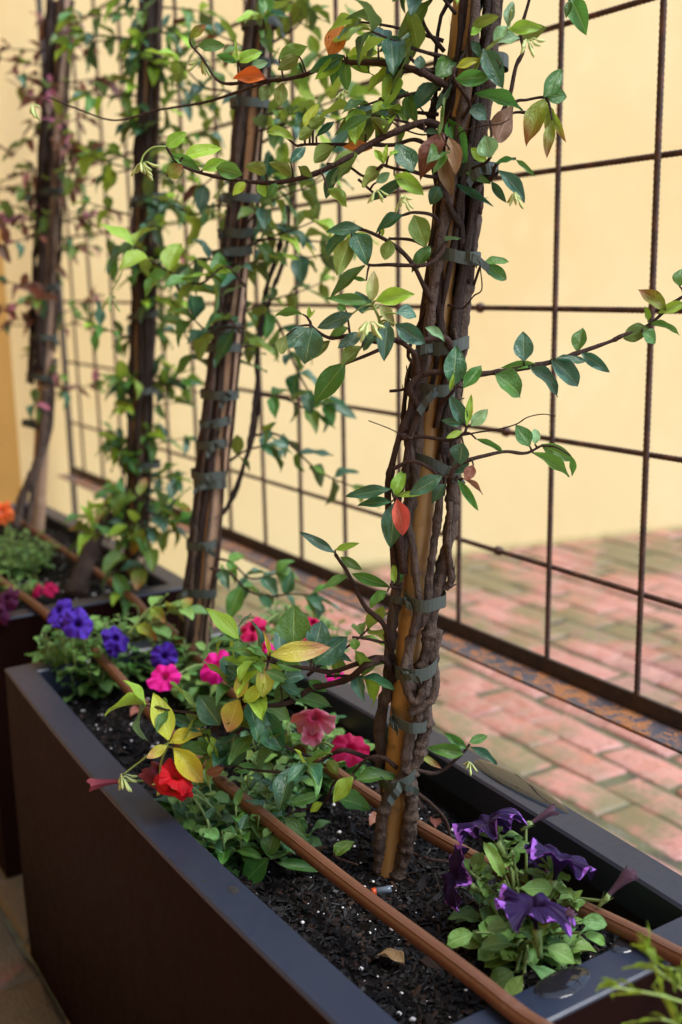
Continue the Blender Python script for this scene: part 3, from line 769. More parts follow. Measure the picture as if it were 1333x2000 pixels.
B([(970, 260, 0), (1003, 203, -.01), (1030, 195, -.01), (1062, 190, -.01), (1072, 200, -.01)], .002)
B([(975, 235, .01), (1005, 220, .01), (1040, 221, .01)], .0016)
B([(925, 350, -.01), (958, 352, -.03), (968, 325, -.04), (985, 312, -.04), (1008, 310, -.04)], .002)
B([(925, 365, -.01), (962, 345, -.03), (975, 335, -.035)], .002)
B([(920, 330, -.03), (955, 312, -.05), (960, 270, -.055), (958, 235, -.055)], .0018)
B([(875, 300, -.03), (872, 270, -.05), (866, 262, -.055)], .002)
# mid height
B([(850, 600, -.02), (830, 562, -.03), (803, 511, -.04), (764, 475, -.045), (716, 451, -.05), (686, 446, -.05)], .003)
B([(870, 470, -.02), (863, 493, -.035), (833, 517, -.045), (761, 517, -.045), (725, 518, -.045), (710, 511, -.045)], .0026)
B([(845, 500, -.02), (830, 480, -.035), (800, 468, -.04), (761, 466, -.04)], .002)
B([(860, 470, -.01), (851, 425, -.03), (812, 415, -.04), (785, 421, -.045)], .0022)
B([(880, 690, -.025), (869, 661, -.04), (815, 665, -.05), (770, 664, -.055), (734, 667, -.06), (690, 655, -.06), (645, 660, -.06), (612, 640, -.06), (606, 628, -.06)], .0042, .0015)
B([(770, 664, -.055), (749, 679, -.06), (716, 694, -.06), (674, 711, -.06)], .0026)
B([(734, 667, -.06), (742, 630, -.075), (728, 594, -.085)], .002, .0015, GREENSTEM)
B([(761, 764, -.03), (782, 762, -.03), (803, 756, -.03)], .0016)
B([(860, 790, -.03), (885, 765, -.05), (888, 752, -.05)], .002)
B([(785, 856, -.03), (824, 853, -.04), (875, 859, -.05), (905, 848, -.055), (912, 835, -.055)], .0026)
B([(767, 916, -.03), (806, 901, -.04), (840, 915, -.045), (862, 932, -.05), (885, 930, -.05)], .0024)
B([(880, 935, -.05), (890, 912, -.05), (912, 900, -.05), (947, 890, -.045), (987, 882, -.04), (1027, 885, -.035), (1057, 871, -.035)], .0028)
B([(790, 1000, -.03), (778, 985, -.045), (768, 968, -.05)], .002)
B([(890, 940, -.05), (892, 930, -.05), (900, 938, -.05)], .0018)
B([(925, 560, 0), (938, 522, -.01), (946, 516, -.01)], .0016)
# low left twigs
B([(768, 1290, -.01), (751, 1222, -.02), (713, 1184, -.02), (682, 1123, -.015), (655, 1082, -.01)], .0036, .0016)
B([(762, 1258, -.015), (720, 1248, -.02), (688, 1244, -.02)], .002)
B([(785, 1150, -.02), (765, 1145, -.03), (768, 1135, -.03)], .0018)
B([(768, 1330, -.01), (756, 1294, -.02), (738, 1285, -.025), (717, 1290, -.01), (687, 1300, 1.18), (648, 1312, 1.20), (606, 1306, 1.20), (560, 1298, 1.20), (527, 1284, 1.20)], .0042, .002)
B([(741, 1288, -.024), (714, 1300, 1.17), (684, 1324, 1.19), (648, 1336, 1.21), (609, 1345, 1.22), (565, 1372, 1.22), (515, 1378, 1.22), (475, 1372, 1.23), (425, 1418, 1.24), (380, 1440, 1.25), (332, 1450, 1.25)], .0042, .0018)
B([(470, 1375, 1.23), (462, 1432, 1.23), (505, 1385, 1.22)], .0015)
B([(332, 1450, 1.25), (300, 1468, 1.25), (268, 1492, 1.25), (242, 1512, 1.25)], .0014, .001, GREENSTEM)
B([(328, 1456, 1.25), (315, 1490, 1.25), (312, 1525, 1.25)], .0014, .001, GREENSTEM)
B([(775, 1500, -.02), (750, 1480, -.03), (720, 1480, -.03), (690, 1510, -.02)], .0026)
B([(735, 1485, -.025), (711, 1477, -.01), (672, 1465, 1.20), (642, 1477, 1.22), (612, 1498, 1.23), (579, 1508, 1.24), (528, 1507, 1.24), (480, 1502, 1.24)], .003, .0015)
B([(620, 1580, 1.25), (640, 1560, 1.24), (652, 1530, 1.23), (675, 1520, 1.21)], .0022)
B([(800, 1500, 0), (840, 1510, .02), (861, 1507, .03), (880, 1493, .035), (905, 1470, .04), (918, 1453, .04)], .0026)
B([(805, 1542, -.02), (842, 1570, -.01), (872, 1605, 0), (884, 1660, .0), (886, 1690, .0)], .0024, .0018)
B([(795, 1662, -.02), (837, 1677, -.01), (884, 1685, .0), (900, 1700, 0)], .0018)
B([(640, 1655, 1.24), (590, 1662, 1.24), (526, 1678, 1.23)], .0024)
B([(700, 1690, 1.22), (660, 1675, 1.22), (652, 1668, 1.22)], .0014)

LEAVES1 = '''
739,93,760,26,.45,D;840,0,779,71,.4,G;789,93,756,65,.3,T;788,90,739,97,.25,T;790,102,757,164,.42,T;790,115,800,77,.4,GB;678,108,738,100,.4,L
680,112,724,142,.4,L;675,120,676,176,.4,M;819,135,822,108,.8,T;852,159,901,81,.35,M;866,163,782,222,.3,T;882,163,853,214,.3,T;898,205,840,192,.25,T
891,132,940,112,.3,LY;890,155,960,150,.4,M;945,95,982,168,.42,D;920,80,945,110,.4,D;965,80,993,48,.5,P;993,58,1062,50,.35,L;966,84,1017,68,.5,P
993,52,1000,-5,.35,P;1017,75,1065,52,.6,GB;917,70,943,50,.4,L;920,55,980,22,.3,GB;876,235,910,322,.35,M;928,185,1026,208,.25,M;912,215,971,224,.45,D
1002,205,965,285,.45,BRB;868,262,815,342,.42,BR;864,296,882,385,.3,TAN;877,268,902,342,.35,TAN;960,308,945,262,.8,P;951,317,920,288,.45,L;910,336,960,358,.25,M
972,333,1048,393,.25,T;968,320,1008,308,.25,M;1008,312,1045,342,.2,M;960,354,988,395,.3,D;890,360,962,400,.15,T;807,336,777,277,.6,D;750,320,728,283,.3,L
750,320,756,283,.3,L;760,305,782,290,.3,L;748,328,700,362,.45,GB;726,290,672,285,.4,OR;756,262,727,226,.6,GB;726,225,655,258,.25,M;728,222,748,193,.4,L
790,350,713,395,.2,D;770,342,838,380,.38,L;860,365,838,400,.6,D;735,357,762,337,.5,P;830,258,864,257,.3,T;825,297,860,265,.3,M;1066,196,1025,273,.4,YG
1062,190,1100,132,.4,M;1065,186,1118,188,.5,M;1070,202,1075,270,.3,YG;1075,215,1104,275,.2,YG;1078,235,1068,304,.3,YG;1115,-5,1145,62,.45,M;1114,0,1106,33,.4,M
643,109,670,43,.55,OR;520,153,448,142,.4,OR;672,108,602,142,.3,D;672,110,618,153,.35,L;669,117,642,160,.5,M;545,115,600,88,.45,MB;585,110,543,135,.5,GB
585,122,592,145,.5,M;468,122,516,93,.4,L;466,118,486,88,.2,L;464,118,460,75,.14,L;465,122,420,105,.3,M;490,130,523,121,.5,P;387,90,440,88,.4,M
372,75,403,47,.4,YG;528,168,505,198,.6,MB;552,162,546,207,.6,GB;325,287,363,258,.5,L;358,307,432,285,.35,L;335,303,393,333,.3,M;327,345,357,322,.7,YG
396,332,445,313,.4,L;474,342,420,325,.5,M;520,340,480,315,.6,GB;570,345,530,312,.45,GB;522,258,583,262,.35,L;594,249,622,200,.35,LY;606,250,634,230,.6,MB
612,255,576,270,.6,GB;618,267,655,235,.25,D;568,318,598,285,.4,T;655,288,590,315,.4,GB;660,327,627,390,.3,D;672,325,648,360,.4,P;584,325,610,345,.6,MB
640,370,688,402,.4,MB;480,355,455,380,.5,L;505,358,520,385,.5,L;540,358,525,385,.5,M;700,300,650,322,.5,GB;690,318,655,345,.5,MB;715,262,680,250,.5,GB
707,445,640,450,.35,D;683,450,617,500,.25,D;686,463,655,540,.42,GB;692,454,722,511,.6,D;788,420,728,447,.35,D;748,445,747,463,.4,L;809,420,832,480,.6,G
762,468,752,507,.75,GB;842,482,803,528,.4,M;713,518,644,577,.25,M;900,467,850,468,.15,P;726,592,731,524,.33,PB;735,588,808,572,.4,L;722,592,640,580,.25,M
708,612,700,560,.7,D;740,597,775,636,.4,PB;775,612,828,605,.5,T;773,633,832,672,.45,T;757,627,750,702,.4,T;735,650,700,680,.5,T;710,650,662,678,.45,T
690,612,622,640,.4,T;680,640,640,656,.4,M;605,640,556,677,.6,T;612,640,592,708,.75,T;560,655,537,704,.4,GB;645,665,600,705,.3,GB;592,614,527,607,.25,M
602,625,606,592,.25,L;604,622,616,604,.2,L;707,678,664,712,.5,GB;674,710,610,788,.4,M;716,548,686,541,.25,M;830,640,880,658,.3,P;676,606,654,590,.5,M
764,955,678,968,.3,D;768,970,792,908,.35,L;773,968,832,962,.22,L;765,980,692,983,.25,D;773,980,762,1068,.45,D;776,975,793,1058,.38,RED;864,930,800,965,.4,T
870,945,838,985,.4,T;917,905,875,920,.6,T;905,865,893,912,.75,T;903,842,873,855,.4,L;909,830,880,773,.4,T;912,832,921,772,.25,L;920,832,953,800,.5,P
905,828,862,820,.35,T;930,857,998,884,.15,M;885,755,893,675,.5,D;905,758,942,712,.4,M;880,765,888,722,.2,L;895,937,937,1000,.2,M;925,908,910,938,.7,BR
905,935,945,962,.2,TAN;1024,706,1022,648,.6,T;1045,712,980,716,.22,M;968,732,1036,772,.6,M;1035,717,1110,770,.3,T;1077,702,1148,760,.4,T;1128,688,1138,638,.5,M
1135,688,1193,728,.3,T;1085,700,1147,705,.3,D;1267,640,1218,660,.7,MB;1255,650,1292,665,.7,M;1300,605,1250,560,.4,YG;1270,632,1340,645,.2,M;1266,627,1262,598,.4,L
1328,560,1334,512,.6,M;1285,612,1345,590,.3,L;1035,872,1010,830,.6,M;1045,868,1050,828,.4,P;1057,868,1122,900,.35,M;1042,885,1118,928,.25,M;1115,890,1120,930,.3,M
946,516,1007,555,.3,M;946,512,995,508,.35,M;948,518,965,540,.5,D;655,1080,588,1040,.25,T;655,1074,702,1060,.25,L;665,1088,706,1112,.4,M;682,1124,630,1146,.3,M
688,1121,762,1146,.25,M;757,1155,720,1185,.4,M;770,1140,770,1100,.35,L;775,1142,790,1110,.3,M;690,1247,700,1275,.6,G;912,1462,865,1428,.3,M;917,1450,952,1437,.5,M
905,1472,838,1460,.35,M;917,1458,980,1492,.2,T;815,1470,862,1500,.25,YG;693,1524,778,1508,.32,M;690,1517,650,1565,.5,L;660,1560,727,1572,.55,M;630,1568,605,1585,.5,L
640,1485,662,1512,.6,GB;556,1596,597,1636,.5,M;525,1676,470,1728,.55,M;523,1672,537,1610,.5,M;512,1676,460,1656,.3,M;540,1685,638,1698,.2,M;564,1668,556,1640,.5,M
653,1670,690,1638,.5,G;568,1570,628,1552,.4,M;330,1446,303,1354,.42,LY;330,1452,404,1420,.32,Y;340,1460,399,1531,.42,Y;327,1456,288,1480,.5,YR;345,1468,352,1492,.5,LYB
467,1366,442,1430,.6,YR;465,1364,477,1306,.42,YR;477,1372,515,1336,.5,LY;513,1362,523,1285,.42,YR;525,1282,519,1228,.14,Y;529,1279,642,1265,.36,YR;522,1300,441,1285,.38,L
522,1282,444,1265,.25,M;573,1260,575,1184,.78,M;615,1265,630,1213,.8,T;615,1297,682,1242,.5,D;430,1417,388,1358,.6,D;420,1414,348,1381,.35,M;460,1432,440,1507,.75,D
505,1385,552,1470,.5,D;516,1375,567,1402,.6,G;485,1385,450,1430,.4,M;560,1352,647,1378,.38,M;455,1507,513,1490,.3,M;412,1424,388,1456,.5,M;438,1500,402,1512,.5,BR
441,1300,490,1350,.5,D;540,1295,594,1306,.4,M;552,1327,600,1312,.5,T;548,1340,600,1352,.4,D;600,1330,640,1350,.4,M;500,1390,540,1420,.4,D;455,1390,410,1392,.4,D
395,1428,360,1402,.5,D;375,1420,330,1395,.4,D;520,1310,565,1330,.4,M;470,1330,440,1340,.4,D;430,1440,470,1470,.4,M;410,1450,425,1490,.4,L;400,1440,435,1460,.4,L
'''
samples = []
for b in V1.br:
    if b['name'] != 'branch': continue
    for i, q in enumerate(b['p']):
        v = R.transposed() @ (q - CAM); samples.append((CX + F * v.x / v.z, CY + F * v.y / v.z, v.z, q, b, i))
def facing_normal(base, tip, back, roll, upmix=.35):
    v = (CAM - (base + tip) / 2).normalized(); a = (tip - base).normalized()
    n = v - a * v.dot(a)
    if n.length < 1e-3: n = a.orthogonal()
    n.normalize()
    n = (-n + Vector((0, 0, .4))) if back else (n + Vector((0, 0, upmix)))
    n = n - a * n.dot(a); n.normalize()
    return Matrix.Rotation(roll, 3, a) @ n
for tok in LEAVES1.replace('\n', ';').split(';'):
    if not tok.strip(): continue
    bx, by, tx, ty, w, k = tok.split(','); bx, by, tx, ty, w = map(float, (bx, by, tx, ty, w))
    back = len(k) > 1 and k.endswith('B') and k not in ('PB',); kind = k[:-1] if back else k
    s = min(samples, key=lambda q: (q[0] - bx) ** 2 + (q[1] - by) ** 2)
    dist = math.hypot(s[0] - bx, s[1] - by); d = s[2] + U(-.008, .008) - .0004 * min(dist, 25)
    d -= .016 if kind == 'RED' else 0
    d -= .02 if kind in ('Y', 'LY', 'YR') and by > 1200 else 0
    base = at(bx, by, d)
    L = math.hypot(tx - bx, ty - by) / F * d
    tip = at(tx, ty, d + L * U(-.2, .15))
    if (base - s[3]).length > .004:
        q = s[3]; m_ = q.lerp(base, .5) + Vector((0, 0, .12 * (base - q).length))
        tube(s[4]['mb'], smooth_path([q, m_, base], 4), lambda t: .0013 - .0004 * t, 5)
    V1.leaf(s[4], base, tip, facing_normal(base, tip, back, U(-.3, .3)), w * 1.0, kind)
buds1 = [(238, 1518, 1.25, .030), (312, 1530, 1.25, .022), (722, 630, 1.02, .030), (275, 320, 1.12, .03), (395, 118, 1.27, .03), (785, 385, 1.05, .022), (1005, 378, 1.04, .024), (1030, 80, 1.0, .026), (918, 1490, 1.2, .022), (672, 180, 1.1, .022), (735, 372, 1.05, .02), (62, 205, 1.44, .03)]
for x, y, d, s_ in buds1:
    if x == 275: 
        b = V1.stem([at(325, 287, 1.12), at(300, 288, 1.12), at(282, 302, 1.12), at(275, 320, 1.12)], (.0012, .0009), GREENSTEM, 5, 'branch')
    bud_cluster(V1.root, V1.O, at(x, y, d), s_, 9)
# extra small shoots from the trunk sides so the bundle is clothed higher up
def grow(V, start, d0, length, leaf_len, kinds, wid=.42, droop=.5, step=.034, r0=.0022, mat=None, curl=.6, fill=1.0):
    d = d0.normalized(); p = start.copy(); pts = [p.copy()]; n = max(3, int(length / .02)); ph = rnd() * 50
    for i in range(n):
        d = (d + Vector((noise.noise((i * .5, ph, 0)), noise.noise((i * .5, ph, 7)), noise.noise((i * .5, ph, 13)))) * curl * .3 + Vector((0, 0, -droop * .05 + (.06 if i > n * .7 else 0)))).normalized()
        p = p + d * (length / n); pts.append(p.copy())
    b = V.stem(pts, (r0, r0 * .45), mat or V.twig, 6, 'branch', .15, 2)
    P = b['p']; acc = .02 + U(0, .02); run = 0; side = rnd() * 3.14
    for i in range(1, len(P)):
        seg = (P[i] - P[i - 1]); run += seg.length
        last = i == len(P) - 1
        if run >= acc or last:
            acc = run + step * U(.8, 1.25); side += 1.45
            t = seg.normalized(); u = t.orthogonal().normalized(); u = Matrix.Rotation(side, 3, t) @ u
            dirs = (u, -u) + ((t,) if last else ())
            for e in dirs:
                if rnd() > fill: continue
                q = (e * U(.7, 1.1) + t * U(.3, .9) + Vector((0, 0, U(-.65, .25)))).normalized(); L = leaf_len * U(.65, 1.2)
                nrm = (Vector((0, 0, 1)) + Vector((U(-.5, .5), U(-.5, .5), 0))); k = random.choice(kinds if not last else kinds + ['L', 'L'] if 'PU' not in kinds else kinds)
                V.leaf(b, P[i], P[i] + q * L, nrm, wid * U(.85, 1.15), k)
    return b
for x, y, d in ((560, 1300, 1.21), (600, 1320, 1.21), (520, 1385, 1.23), (470, 1380, 1.24), (640, 1320, 1.20), (575, 1372, 1.22), (500, 1500, 1.24), (560, 1500, 1.24), (450, 1400, 1.24), (610, 1480, 1.23), (540, 1290, 1.24), (490, 1300, 1.27)):
    a = U(0, 6.28); grow(V1, at(x, y, d + .015), Vector((math.cos(a), math.sin(a), U(.1, .8))), U(.04, .10), .046, ['D', 'M', 'M', 'T', 'M', 'G', 'D', 'L'])
for k in range(9):
    z = U(1.18, 1.45); c = pole1(z); a = U(2.2, 5.2)
    grow(V1, c + Vector((math.cos(a), math.sin(a), 0)) * .02, Vector((math.cos(a), math.sin(a), U(-.2, .5))), U(.03, .10), .044, ['D', 'M', 'M', 'T', 'L', 'G'])
for k in range(10):
    z = U(.95, 1.5); c = pole1(z); a = U(0, 6.28); d = Vector((math.cos(a), math.sin(a), U(-.2, .6))).normalized(); pts = [c + d * .015]; q = pts[0].copy()
    for i in range(7):
        d = (d + Vector((U(-.7, .7), U(-.7, .7), U(-.5, .6)))).normalized(); q = q + d * U(.012, .024); pts.append(q.copy())
    V1.stem(pts, (.0011, .0005), TWIG, 5, 'tendril', .1, 5)
V1.finish(299)

# ------------------------------------------------------------------ vines farther along the row
def bundle(V, pole, z0, z1, n, r0, r1, mats, rad, off=Vector((0, 0, 0)), seed=0):
    for k in range(n):
        a0 = 2 * math.pi * k / n + U(-.3, .3); tw = U(-2, 2); rr0 = U(r0, r1); zs = z0 + U(0, .06); pts = []
        for i in range(14):
            z = zs + (z1 - zs) * i / 13; a = a0 + tw * i / 13 + .5 * noise.noise((k + seed, i * .6, 0)); r = rr0 + .006 * noise.noise((k + seed, i * .8, 9))
            pts.append(pole(z) + off + Vector((math.cos(a) * r, math.sin(a) * r, 0)))
        V.stem(pts, (U(*rad), U(*rad) * .8), random.choice(mats), 7, n=4)
def polefn(base, top):
    ax = (top - base) / (top.z - base.z)
    return lambda z: base + ax * (z - base.z)
Z = Vector((0, 0, 0))
# second vine (far end of the nearest trough)
b2 = Vector((.692, 1.598, S1 - .02)); t2 = at_axis(522, 0, 1, b2.y); p2 = polefn(b2, t2); T2 = p2(1.75)
tz2 = lambda py: None
def tie_list(pole, T, base, zs, a, off=Z): return [((z - base.z) / (T.z - base.z), a * U(.9, 1.15), a, off + Vector((U(-.004, .004), 0, 0)), U(-.2, .2), .014) for z in zs]
stake(b2, T2, .0165, 'weathered bamboo stake second from the camera, banded with many dark ties', BAMBOO2,
      tie_list(p2, T2, b2, [.62, .70, .80, .815, .865, .90, .945, 1.02, 1.05, 1.17, 1.20, 1.255, 1.40, 1.46, 1.52], .027, camdir(-1, 0, .2) * .010))
V2 = Vine('jasmine_vine', b2, 'second vine from the camera, many dark ties on a pale bamboo stake', 'climbing vine', 'vines trained up bamboo stakes')
bundle(V2, p2, .50, 1.72, 9, .007, .019, (DARKBARK, DARKBARK, BARK), (.003, .0058), camdir(-1, 0, .4) * .021)
bundle(V2, p2, .47, 1.72, 6, .017, .022, (DARKBARK, BARK, TWIG), (.0022, .0038), seed=90)
def px2(pts, d): return [at(x, y, d) for x, y in pts]
V2.stem(px2([(560, 400), (548, 480), (522, 560), (508, 640), (500, 760), (488, 860), (462, 960), (432, 1010)], 1.83), (.0042, .0036), DARKBARK, 8, wob=.004)
V2.stem(px2([(570, 380), (556, 500), (530, 580), (500, 700), (506, 800), (480, 900), (440, 1000)], 1.86), (.0036, .003), DARKBARK, 8, wob=.004)
V2.stem(px2([(425, 760), (412, 850), (395, 930), (400, 990), (412, 1040), (385, 1130), (372, 1220), (362, 1300)], 1.84), (.007, .010), DARKBARK, 8, wob=.004)
V2.stem(px2([(430, 900), (412, 1000), (398, 1100), (372, 1200), (350, 1310)], 1.83), (.009, .012), DARKBARK, 8, wob=.004)
GK = ['D', 'D', 'T', 'T', 'M', 'M', 'G', 'L']
def e_branch(V, pts, d, leaf_len, kinds, **kw):
    P = px2(pts, d); b = V.stem(P, (.0026, .0012), V.twig, 6, 'branch', .15, 4)
    Q = b['p']; run = 0; acc = .015; side = rnd() * 3
    for i in range(1, len(Q)):
        seg = Q[i] - Q[i - 1]; run += seg.length; last = i == len(Q) - 1
        if run > acc or last:
            acc = run + .032 * U(.8, 1.2); side += 1.5; t = seg.normalized(); u = Matrix.Rotation(side, 3, t) @ t.orthogonal().normalized()
            for e in (u, -u) + ((t,) if last else ()):
                q = (e + t * U(.3, .9) + Vector((0, 0, U(-.6, .2)))).normalized()
                V.leaf(b, Q[i], Q[i] + q * leaf_len * U(.75, 1.2), Vector((U(-.4, .4), U(-.6, .1), 1)), .44 * U(.85, 1.15), random.choice(kinds))
e_branch(V2, [(480, 560), (440, 520), (390, 555), (330, 530), (290, 505), (262, 480)], 1.62, .052, ['M', 'L', 'L', 'T'])
e_branch(V2, [(470, 650), (435, 600), (430, 560)], 1.66, .058, ['D', 'T', 'M'])
e_branch(V2, [(480, 640), (440, 640), (410, 650), (380, 625)], 1.68, .06, ['D', 'D', 'M'])
e_branch(V2, [(470, 520), (430, 510), (390, 505), (370, 520)], 1.72, .058, ['D', 'T', 'M'])
e_branch(V2, [(500, 600), (540, 625), (575, 710), (610, 775), (635, 790)], 1.85, .05, ['T', 'D', 'M'])
e_branch(V2, [(500, 850), (540, 848), (575, 875), (610, 910), (650, 935), (690, 950)], 1.85, .05, ['M', 'L', 'T', 'G'])
e_branch(V2, [(500, 770), (560, 780), (600, 800)], 1.85, .05, GK)
e_branch(V2, [(505, 450), (545, 440), (590, 500), (640, 495)], 1.82, .052, ['T', 'D', 'L', 'M'])
e_branch(V2, [(520, 380), (570, 360), (620, 350), (650, 300)], 1.8, .055, ['L', 'M', 'G', 'T'])
e_branch(V2, [(510, 280), (560, 250), (620, 210), (680, 190)], 1.8, .055, ['L', 'L', 'G', 'M'])
e_branch(V2, [(510, 200), (560, 160), (620, 110), (690, 60)], 1.85, .055, ['L', 'M', 'G'])
e_branch(V2, [(500, 220), (450, 180), (400, 170), (350, 120)], 1.8, .052, ['D', 'M', 'T', 'L'])
e_branch(V2, [(490, 420), (430, 400), (380, 420), (340, 400)], 1.82, .052, ['D', 'M', 'T', 'L'])
e_branch(V2, [(500, 320), (440, 330), (400, 360)], 1.82, .052, ['D', 'BR', 'T', 'M'])
e_branch(V2, [(410, 1110), (450, 1120), (480, 1150), (520, 1165), (570, 1160), (610, 1165)], 1.72, .05, ['T', 'D', 'M', 'D'])
e_branch(V2, [(425, 1090), (455, 1100), (490, 1130), (540, 1120)], 1.75, .045, ['T', 'M'])
e_branch(V2, [(520, 90), (570, 60), (600, 30)], 1.84, .055, ['G', 'M'])
e_branch(V2, [(505, 130), (470, 90), (430, 70)], 1.82, .05, ['BR', 'D', 'M'])
e_branch(V2, [(450, 900), (480, 880), (520, 870)], 1.8, .045, GK)
e_branch(V2, [(460, 760), (430, 740), (385, 690), (360, 650)], 1.8, .05, GK)
for k in range(25):
    z = U(.98, 1.72); c = p2(z); a = U(-2.2, 1.2)
    grow(V2, c, Vector((math.cos(a), math.sin(a) * .8, U(-.1, .5))), U(.06, .24), .047, GK + ['M', 'L', 'G', 'M'])
bud_cluster(V2.root, V2.O, at(215, 580, 1.62), .035, 9); bud_cluster(V2.root, V2.O, at(412, 410, 1.8), .04, 10); bud_cluster(V2.root, V2.O, at(430, 370, 1.8), .035, 9)
V2.stem(px2([(262, 480), (245, 510), (235, 540), (215, 575)], 1.62), (.0013, .001), GREENSTEM, 5, 'branch')
V2.finish(299)

# third vine, near the fence in the farther trough
b3 = CAM + ray(262, 1085) * ((.832 - CAM.x) / ray(262, 1085).x); b3.z = min(b3.z, S2 + .0); 
t3 = at_axis(292, 0, 1, b3.y); p3 = polefn(b3, t3); T3 = p3(1.78)
stake(b3, T3, .018, 'bamboo stake of the third vine, almost hidden by dense leaves', BAMBOO2, tie_list(p3, T3, b3, [.74, .9, 1.06, 1.3], .034, camdir(.5, 0, .3) * .012))
V3 = Vine('jasmine_vine', b3, 'third vine from the camera, dense small dark green leaves, near the rail', 'climbing vine', 'vines trained up bamboo stakes')
bundle(V3, p3, S2 + .02, 1.75, 13, .016, .026, (DARKBARK, DARKBARK, BARK), (.004, .0075), camdir(.5, 0, .6) * .008, seed=30)
sb = at_axis(148, 1168, 2, S2); V3.stem([sb, at(165, 1110, 2.3), at(192, 1040, 2.34), at(228, 1010, 2.38), at(262, 985, 2.42), at(280, 930, 2.44)], (.022, .012), DARKBARK, 9, wob=.004)
for k in range(58):
    z = U(.72, 1.75) if k % 4 else U(.6, .85); c = p3(z); a = U(0, 6.28)
    grow(V3, c, Vector((math.cos(a), math.sin(a), U(-.2, .4))), (U(.02, .06) if k % 3 else U(.05, .16)), .046, ['D', 'D', 'D', 'T', 'M', 'M', 'BR'] if k % 6 == 0 else ['D', 'T', 'M', 'M', 'M', 'G', 'L'])
for k in range(44):
    z = U(1.12, 1.72) if k % 5 else U(.85, 1.12); c = p3(z); v = (CAM - c).normalized(); a = math.atan2(v.y, v.x) + U(-1.7, 1.7)
    grow(V3, c + Vector((math.cos(a), math.sin(a), 0)) * .026, Vector((math.cos(a), math.sin(a), U(-.3, .4))), U(.015, .07) if k % 3 else U(.06, .15), .048, ['D', 'D', 'T', 'M', 'M', 'G', 'L'])
for pts in ([(240, 1000), (225, 985), (200, 990), (170, 1010)], [(262, 1010), (240, 1040), (210, 1050), (180, 1040)], [(290, 1000), (315, 1010), (335, 1040), (350, 1020)], [(265, 1020), (250, 1070), (225, 1120), (232, 1150)],
            [(280, 980), (260, 960), (240, 965)], [(270, 1010), (290, 1050), (290, 1085), (275, 1110)], [(300, 1010), (320, 1000), (338, 985)], [(250, 1030), (270, 1020), (300, 1030), (330, 1020)]):
    e_branch(V3, pts, 2.12, .055, ['D', 'M', 'M', 'G', 'L', 'YG', 'T'])
V3.finish(299)
# fourth vine: withered reddish leaves
b4 = at_axis(72, 1052, 2, S2 - .01); t4 = at_axis(127, 0, 1, b4.y); p4 = polefn(b4, t4); T4 = p4(1.82)
stake(b4, T4, .019, 'bamboo stake of the farthest vine, bare and pale at its foot', BAMBOO2, tie_list(p4, T4, b4, [.78, .90, 1.0, 1.12, 1.35], .032, camdir(-1, 0, .2) * .012))
V4 = Vine('jasmine_vine', b4, 'farthest vine with withered purple brown leaves and bare lower trunk', 'climbing vine', 'vines trained up bamboo stakes')
bundle(V4, p4, S2 + .45, 1.8, 6, .018, .023, (DARKBARK, BARK), (.0025, .0045), seed=120)
bundle(V4, p4, S2 + .38, 1.8, 11, .012, .024, (DARKBARK, DARKBARK, BARK), (.004, .007), camdir(-.8, 0, .5) * .018, seed=60)
V4.stem(px2([(30, 1030), (45, 970), (75, 900), (85, 830), (90, 760)], 2.7), (.012, .009), BARK, 8, wob=.004)
V4.stem(px2([(50, 1040), (62, 980), (70, 920), (95, 850), (108, 700)], 2.72), (.008, .007), BARK, 8, wob=.004)
PK = ['PU', 'PU', 'BR', 'BR', 'G', 'PU', 'PK', 'D', 'G']
for k in range(38):
    z = U(1.0, 1.8) if k > 5 else U(.8, 1.0); c = p4(z); a = U(0, 6.28)
    grow(V4, c, Vector((math.cos(a), math.sin(a), U(-.3, .4))), U(.06, .2), .046, PK, fill=.75)
for k in range(30):
    z = U(1.05, 1.8); c = p4(z); v = (CAM - c).normalized(); a = math.atan2(v.y, v.x) + U(-1.9, 1.9)
    grow(V4, c + Vector((math.cos(a), math.sin(a), 0)) * .026, Vector((math.cos(a), math.sin(a), U(-.4, .3))), U(.02, .10) if k % 3 else U(.08, .2), .048, PK, fill=.8)
V4.finish(299)

# ------------------------------------------------------------------ petunias
def flower_geo(seed, droop=.35, cup=.2, ruffle=.10, fold=0.0):
    rs = random.Random(seed); NA, NR = 50, 9; v = []; f = []; uv = []; ph = rs.uniform(0, 6)
    for i in range(NR + 1):
        r = (i / NR)
        for k in range(NA):
            a = 2 * math.pi * k / NA
            lobe = 1 - .13 * (abs(math.cos(2.5 * a + ph)) ** 4) * r ** 2
            R_ = max(.035, (r ** 1.25)) * lobe * (1 + .05 * math.sin(3 * a + ph * 2))
            z = -.75 * (1 - min(1, r / .38)) ** 1.0 + cup * r * r - droop * r ** 3 * (.7 + .6 * math.sin(a + ph))
            z += ruffle * r ** 3 * math.sin(9 * a + ph + .6 * math.sin(3 * a + ph)) + ruffle * .8 * r ** 2 * math.sin(5 * a + ph * 3) + .012 * r * r * rs.uniform(-1, 1)
            X, Y = R_ * math.cos(a), R_ * math.sin(a)
            z -= fold * (abs(X) ** 1.6) * 1.1 + fold * .35 * max(0, Y) * r; X *= 1 - .38 * fold * r
            v.append((X, Y, z)); uv.append((k / NA, r))
    for i in range(NR):
        for k in range(NA):
            a = i * NA + k; b = i * NA + (k + 1) % NA; f.append((a, b, b + NA, a + NA))
    return v, f, uv
FG = [flower_geo(s, *p) for s, p in enumerate(((.45, .22, .17, .5), (.75, .2, .22, .8), (.35, .3, .15, .35), (.55, .3, .17, .06), (.70, .3, .20, .10)))]
